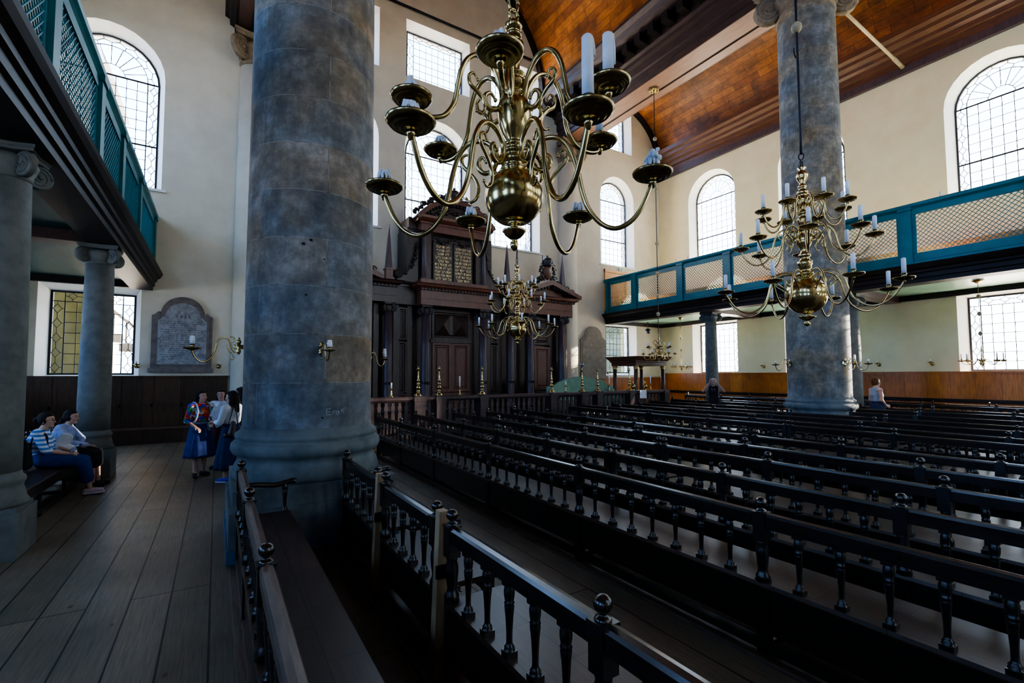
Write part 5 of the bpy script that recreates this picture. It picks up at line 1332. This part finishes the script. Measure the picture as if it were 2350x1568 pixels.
# group standing at the great pillar
t, j, HM = person('standing person in colourful print top and blue skirt with a blue backpack', (-.24, 10.86, 0), math.radians(-62),
    stand(elL=(-.02,.23,1.08), wrL=(.16,.12,1.02), elR=(-.03,-.23,1.06), wrR=(.12,-.16,.96), anR=(.05,-.10,.085), toeR=(.18,-.15,.03)), 'print', 'blue_cloth', 'black_shoe', 'hair', sleeve=.75, hyaw=.25, hem=.37, collar='white_cloth')
k = MB(); caps(k, (-.20,0,1.02), .11, (-.21,0,1.26), .095, 14, 1.3); fuse(k, 'backpack', M['blue_cloth'], None, .01, 5)
bp = bpy.data.objects[[o.name for o in COL.objects if o.name.startswith('backpack')][-1]]
tag(bp, 'blue backpack worn by the person in the colourful top', 'bag'); bp.location = t.location; bp.rotation_euler = t.rotation_euler
for s_ in (-1, 1):
    MB().tube(spline([(-.13,s_*.10,1.36),(-.02,s_*.11,1.405),(.09,s_*.115,1.33),(.135,s_*.12,1.20),(.10,s_*.15,1.05),(-.08,s_*.15,1.0)],4), .018, 6).obj('strap', M['greyblue_cloth'], bp)
MB().loft([[(.135*cos(a), .165*sin(a), z) for a in [2*PI*k/28 for k in range(28)]] for z in (1.0, 1.03)], True).obj('belt', M['greyblue_cloth'], t)
MB().box(.10, .15, .05, .11, .86, 1.01).obj('belt_end', M['greyblue_cloth'], t)
w = MB(); caps(w, (.11,.24,1.02), .06, (.07,.22,1.12), .045, 12, .7); fuse(w, 'white_cuff', M['white_cloth'], t, .01, 4)
t, j, HM = person('standing person in dark red skirt, half hidden between two others', (.10, 11.50, 0), math.radians(-120), stand(), 'white_cloth', 'maroon', 'black_shoe', 'hair', sleeve=1.0, hyaw=.3, hem=.42, collar='paleblue_cloth')
t, j, HM = person('standing person with brown bag and papers, navy skirt and bright blue shoes', (.25, 9.98, 0), math.radians(140),
    stand(elL=(.05,.22,1.08), wrL=(.22,.14,1.08), elR=(.05,-.22,1.08), wrR=(.22,-.10,1.08), anL=(.04,.08,.085), toeL=(.17,.09,.03)), 'white_cloth', 'navy', 'blue_shoe', 'hair', sleeve=.9, hyaw=.2, hem=.24)
for i, (dz, ry, lab) in enumerate(((0,.4,'large white sheet of paper held up by the person in navy skirt'),(-.12,-.3,'folded white paper below the large sheet, held at the chest'))):
    p = MB().add([(-.14,-.10,.0),(.14,-.10,.01),(.15,.10,.04),(-.13,.10,.03),(-.14,-.10,.004),(.14,-.10,.014),(.15,.10,.044),(-.13,.10,.034)], [(3,2,1,0),(4,5,6,7),(0,1,5,4),(1,2,6,5),(2,3,7,6),(3,0,4,7)]).obj('paper_sheet', M['paper'], None, (.06+.03*i, 10.10-.02*i, 1.22+dz)); p.rotation_euler = (1.1, ry, .2+.3*i)
    tag(p, lab, 'paper', 'papers of the standing group')
k = MB(); caps(k, (.25,9.74,.88), .075, (.27,9.74,1.05), .06, 12, .8); caps(k, (.18,9.74,.86), .06, (.34,9.74,.86), .06, 12, .8)
hb = tag(fuse(k, 'shoulder_bag', M['leather'], None, .01, 4), 'brown leather bag on the shoulder of the person in navy skirt', 'bag')
MB().tube(spline([(.20,9.78,1.05),(.25,9.82,1.25),(.29,9.90,1.42),(.32,9.82,1.25),(.34,9.78,1.05)],4), .011, 6).obj('strap', M['leather'], hb)
t, j, HM = person('standing person in black clothes with dark hair, partly behind the great pillar', (.42, 10.72, 0), math.radians(160), stand(), 'black_cloth', 'black_cloth', 'black_shoe', 'hair', hem=.3, scale=1.03)
# two people among the far rows
t, j, HM = person('person in black sleeveless top with both hands raised to the head', (14.38, 9.95, 0), math.radians(-147),
    stand(elL=(.10,.30,1.24), elR=(.10,-.30,1.24), wrL=(.10,.12,1.48), wrR=(.10,-.12,1.48), hdL=(-.02,-.15,.9), hdR=(-.02,.15,.9), hnL=(0,-1,.1), hnR=(0,1,.1), shL=(0,.17,1.335), shR=(0,-.17,1.335), curl=(.3,0,0)), 'black_cloth', 'black_cloth', 'black_shoe', 'hair_grey', sleeve=0, long_hair='short', scale=1.09, hpitch=.12)
MB().tube([(.115,.05,1.30),(.122,.0,1.24),(.115,-.05,1.30)], .006, 6).obj('necklace', M['wax'], t)
t, j, HM = person('person with reddish hair in sleeveless grey blue top standing right of the far pillar', (15.745, 5.78, 0), math.radians(-36),
    stand(elL=(-.0,.22,1.07), wrL=(.20,.08,.93), elR=(-.01,-.22,1.07), wrR=(.20,-.07,.93), hdL=(1,-.3,-.1), hdR=(1,.3,-.1), hnL=(0,-1,-.2), hnR=(0,1,-.2), curl=(.9,0,0)), 'greyblue_cloth', 'navy', 'black_shoe', 'hair_red', sleeve=0, long_hair='short', scale=1.10, hpitch=.05)
MB().lathe([(.030,-.014),(.034,0),(.030,.014)], 14, Matrix.Translation(j['wrR'].lerp(j['elR'], .12)) @ (j['wrR']-j['elR']).to_track_quat('Z','Y').to_matrix().to_4x4()).obj('wristband', M['white_cloth'], t)

# ---------------------------------------------------------------- outside the windows
struct('ground', MB().box(-30, 60, -40, 60, -.9, -.5), M['ground'])
def house(label, x0, x1, y0, y1, h, rh, mat_='house'):
    t = thing('house', label, 'house', ((x0+x1)/2, (y0+y1)/2, -.5), 0, 'houses outside')
    w = (x1-x0)/2; d = (y1-y0)/2
    MB().box(-w, w, -d, d, 0, h).obj('wall', M[mat_], t)
    MB().prism([(-w-.2, h), (w+.2, h), (0, h+rh)], 'y', -d, d).obj('roof', M['house_roof'], t)
    for k in range(int(2*w/2.2)):
        for z in (1.5, 4.5, 7.5):
            if z+1.6 < h: MB().box(-w+.8+k*2.2, -w+1.7+k*2.2, -d-.03, -d+.02, z, z+1.5).obj('window', M['stair'], t)
house('pale gabled house seen through the arched window right of the ark', 22, 27.5, 30, 36, 11.5, 4.0)
house('pale gabled house seen through the tall arched window over the left gallery', -9.5, -4.5, 26, 32, 16, 5)
house('low pale house beyond the right part of the arched window', 28.5, 33, 32, 38, 10, 3)
t = thing('outbuilding', 'shaded olive wall close outside the left lower window', 'outbuilding', (-4.6, 19.6, -.5))
MB().box(-2.2, 1.55, 0, .3, 0, 6).obj('wall', M['olive'], t)
t = thing('staircase', 'dark outside staircase with balustrade seen through the left lower window', 'staircase', (-1.9, 21.5, -.5))
for k in range(12): MB().box(-2.5+k*.36, -2.1+k*.36, 0, .6, 4.9-k*.33-.28, 4.9-k*.33).obj('step', M['stair'], t)
for k in range(12): MB().box(-2.34+k*.36, -2.29+k*.36, 0, .05, 4.9-k*.33, 5.75-k*.33).obj('baluster', M['stair'], t)
MB().bar((-2.6,.02,5.95), (1.9,.02,1.85), .09, .08).obj('handrail', M['stair'], t)
t = tag(MB().box(19.6, 22.3, 19.5, 21.2, -.5, 5.0).box(18.6, 19.6, 19.8, 21, -.5, 3.0).obj('hedge', M['green_leaf']), 'dark green clipped hedge outside the lower window beside the ark', 'hedge')
# ---------------------------------------------------------------- light and camera
W = bpy.data.worlds.new('sky'); S.world = W; W.use_nodes = True
nt = W.node_tree; nt.nodes.clear()
bg = nt.nodes.new('ShaderNodeBackground'); wo = nt.nodes.new('ShaderNodeOutputWorld')
tc = nt.nodes.new('ShaderNodeTexCoord'); sp = nt.nodes.new('ShaderNodeSeparateXYZ'); rp = nt.nodes.new('ShaderNodeValToRGB')
nt.links.new(tc.outputs['Generated'], sp.inputs[0]); nt.links.new(sp.outputs[2], rp.inputs[0])
e = rp.color_ramp.elements
e[0].position = 0; e[0].color = (.80, .90, 1, 1); e[1].position = .6; e[1].color = (.50, .71, 1, 1)
mr = nt.nodes.new('ShaderNodeMapRange'); mr.inputs[1].default_value = -.9; mr.inputs[2].default_value = .3
nt.links.new(sp.outputs[0], mr.inputs[0])
mxw = nt.nodes.new('ShaderNodeMix'); mxw.data_type = 'RGBA'; nt.links.new(mr.outputs[0], mxw.inputs[0])
mxw.inputs[6].default_value = (.40, .74, 1.45, 1); nt.links.new(rp.outputs[0], mxw.inputs[7])
nt.links.new(mxw.outputs[2], bg.inputs[0]); bg.inputs[1].default_value = 5.5
nt.links.new(bg.outputs[0], wo.inputs[0])
sl = bpy.data.lights.new('sun', 'SUN'); sl.energy = 75; sl.angle = .009; sl.color = (1, .87, .68)
so = bpy.data.objects.new('sun', sl); COL.objects.link(so)
so.rotation_euler = Vector((-.64, .16, -.82)).to_track_quat('-Z', 'Z').to_euler()
def beam_lamp(target, dist, e, ang):
    # added spot lamp that throws a low sun patch through a ground floor window
    d = Vector((-.91, .36, -.17)).normalized()
    L = bpy.data.lights.new('sun_patch_spot', 'SPOT'); L.energy = e; L.spot_size = math.radians(ang); L.spot_blend = .1
    L.shadow_soft_size = .06; L.color = (1, .88, .70)
    o = bpy.data.objects.new('sun_patch_spot', L); COL.objects.link(o)
    o.location = Vector(target) - d*dist; o.rotation_euler = d.to_track_quat('-Z', 'Z').to_euler()
beam_lamp((13.62, 16.6, 2.75), 22, 80000, 2.9)
beam_lamp((14.6, 6.2, 2.4), 22, 70000, 8)

cd = bpy.data.cameras.new('camera'); cam = bpy.data.objects.new('camera', cd); COL.objects.link(cam)
yaw, pit, rol = math.radians(32.16), math.radians(3.02), math.radians(-.163)
Fv = Vector((sin(yaw)*cos(pit), cos(yaw)*cos(pit), sin(pit))); R0 = Vector((cos(yaw), -sin(yaw), 0)); U0 = R0.cross(Fv)
Rv = R0*cos(rol) + U0*sin(rol); Uv = U0*cos(rol) - R0*sin(rol)
mw = Matrix((Rv, Uv, -Fv)).transposed().to_4x4(); mw.translation = (0, 0, 1.9)
cam.matrix_world = mw
cd.sensor_fit = 'HORIZONTAL'; cd.sensor_width = 36; cd.lens = 36*1077/2350
cd.shift_y = (805-784)/2350
cd.clip_start = .05; cd.clip_end = 300
S.camera = cam
S.view_settings.view_transform = 'AgX'
S.view_settings.look = 'AgX - Medium High Contrast'
S.view_settings.exposure = 1.0
cy = S.cycles
cy.use_denoising = True
cy.max_bounces = 8; cy.diffuse_bounces = 4; cy.glossy_bounces = 4; cy.transmission_bounces = 4; cy.transparent_max_bounces = 12
cy.sample_clamp_indirect = 6; cy.caustics_reflective = False; cy.caustics_refractive = False
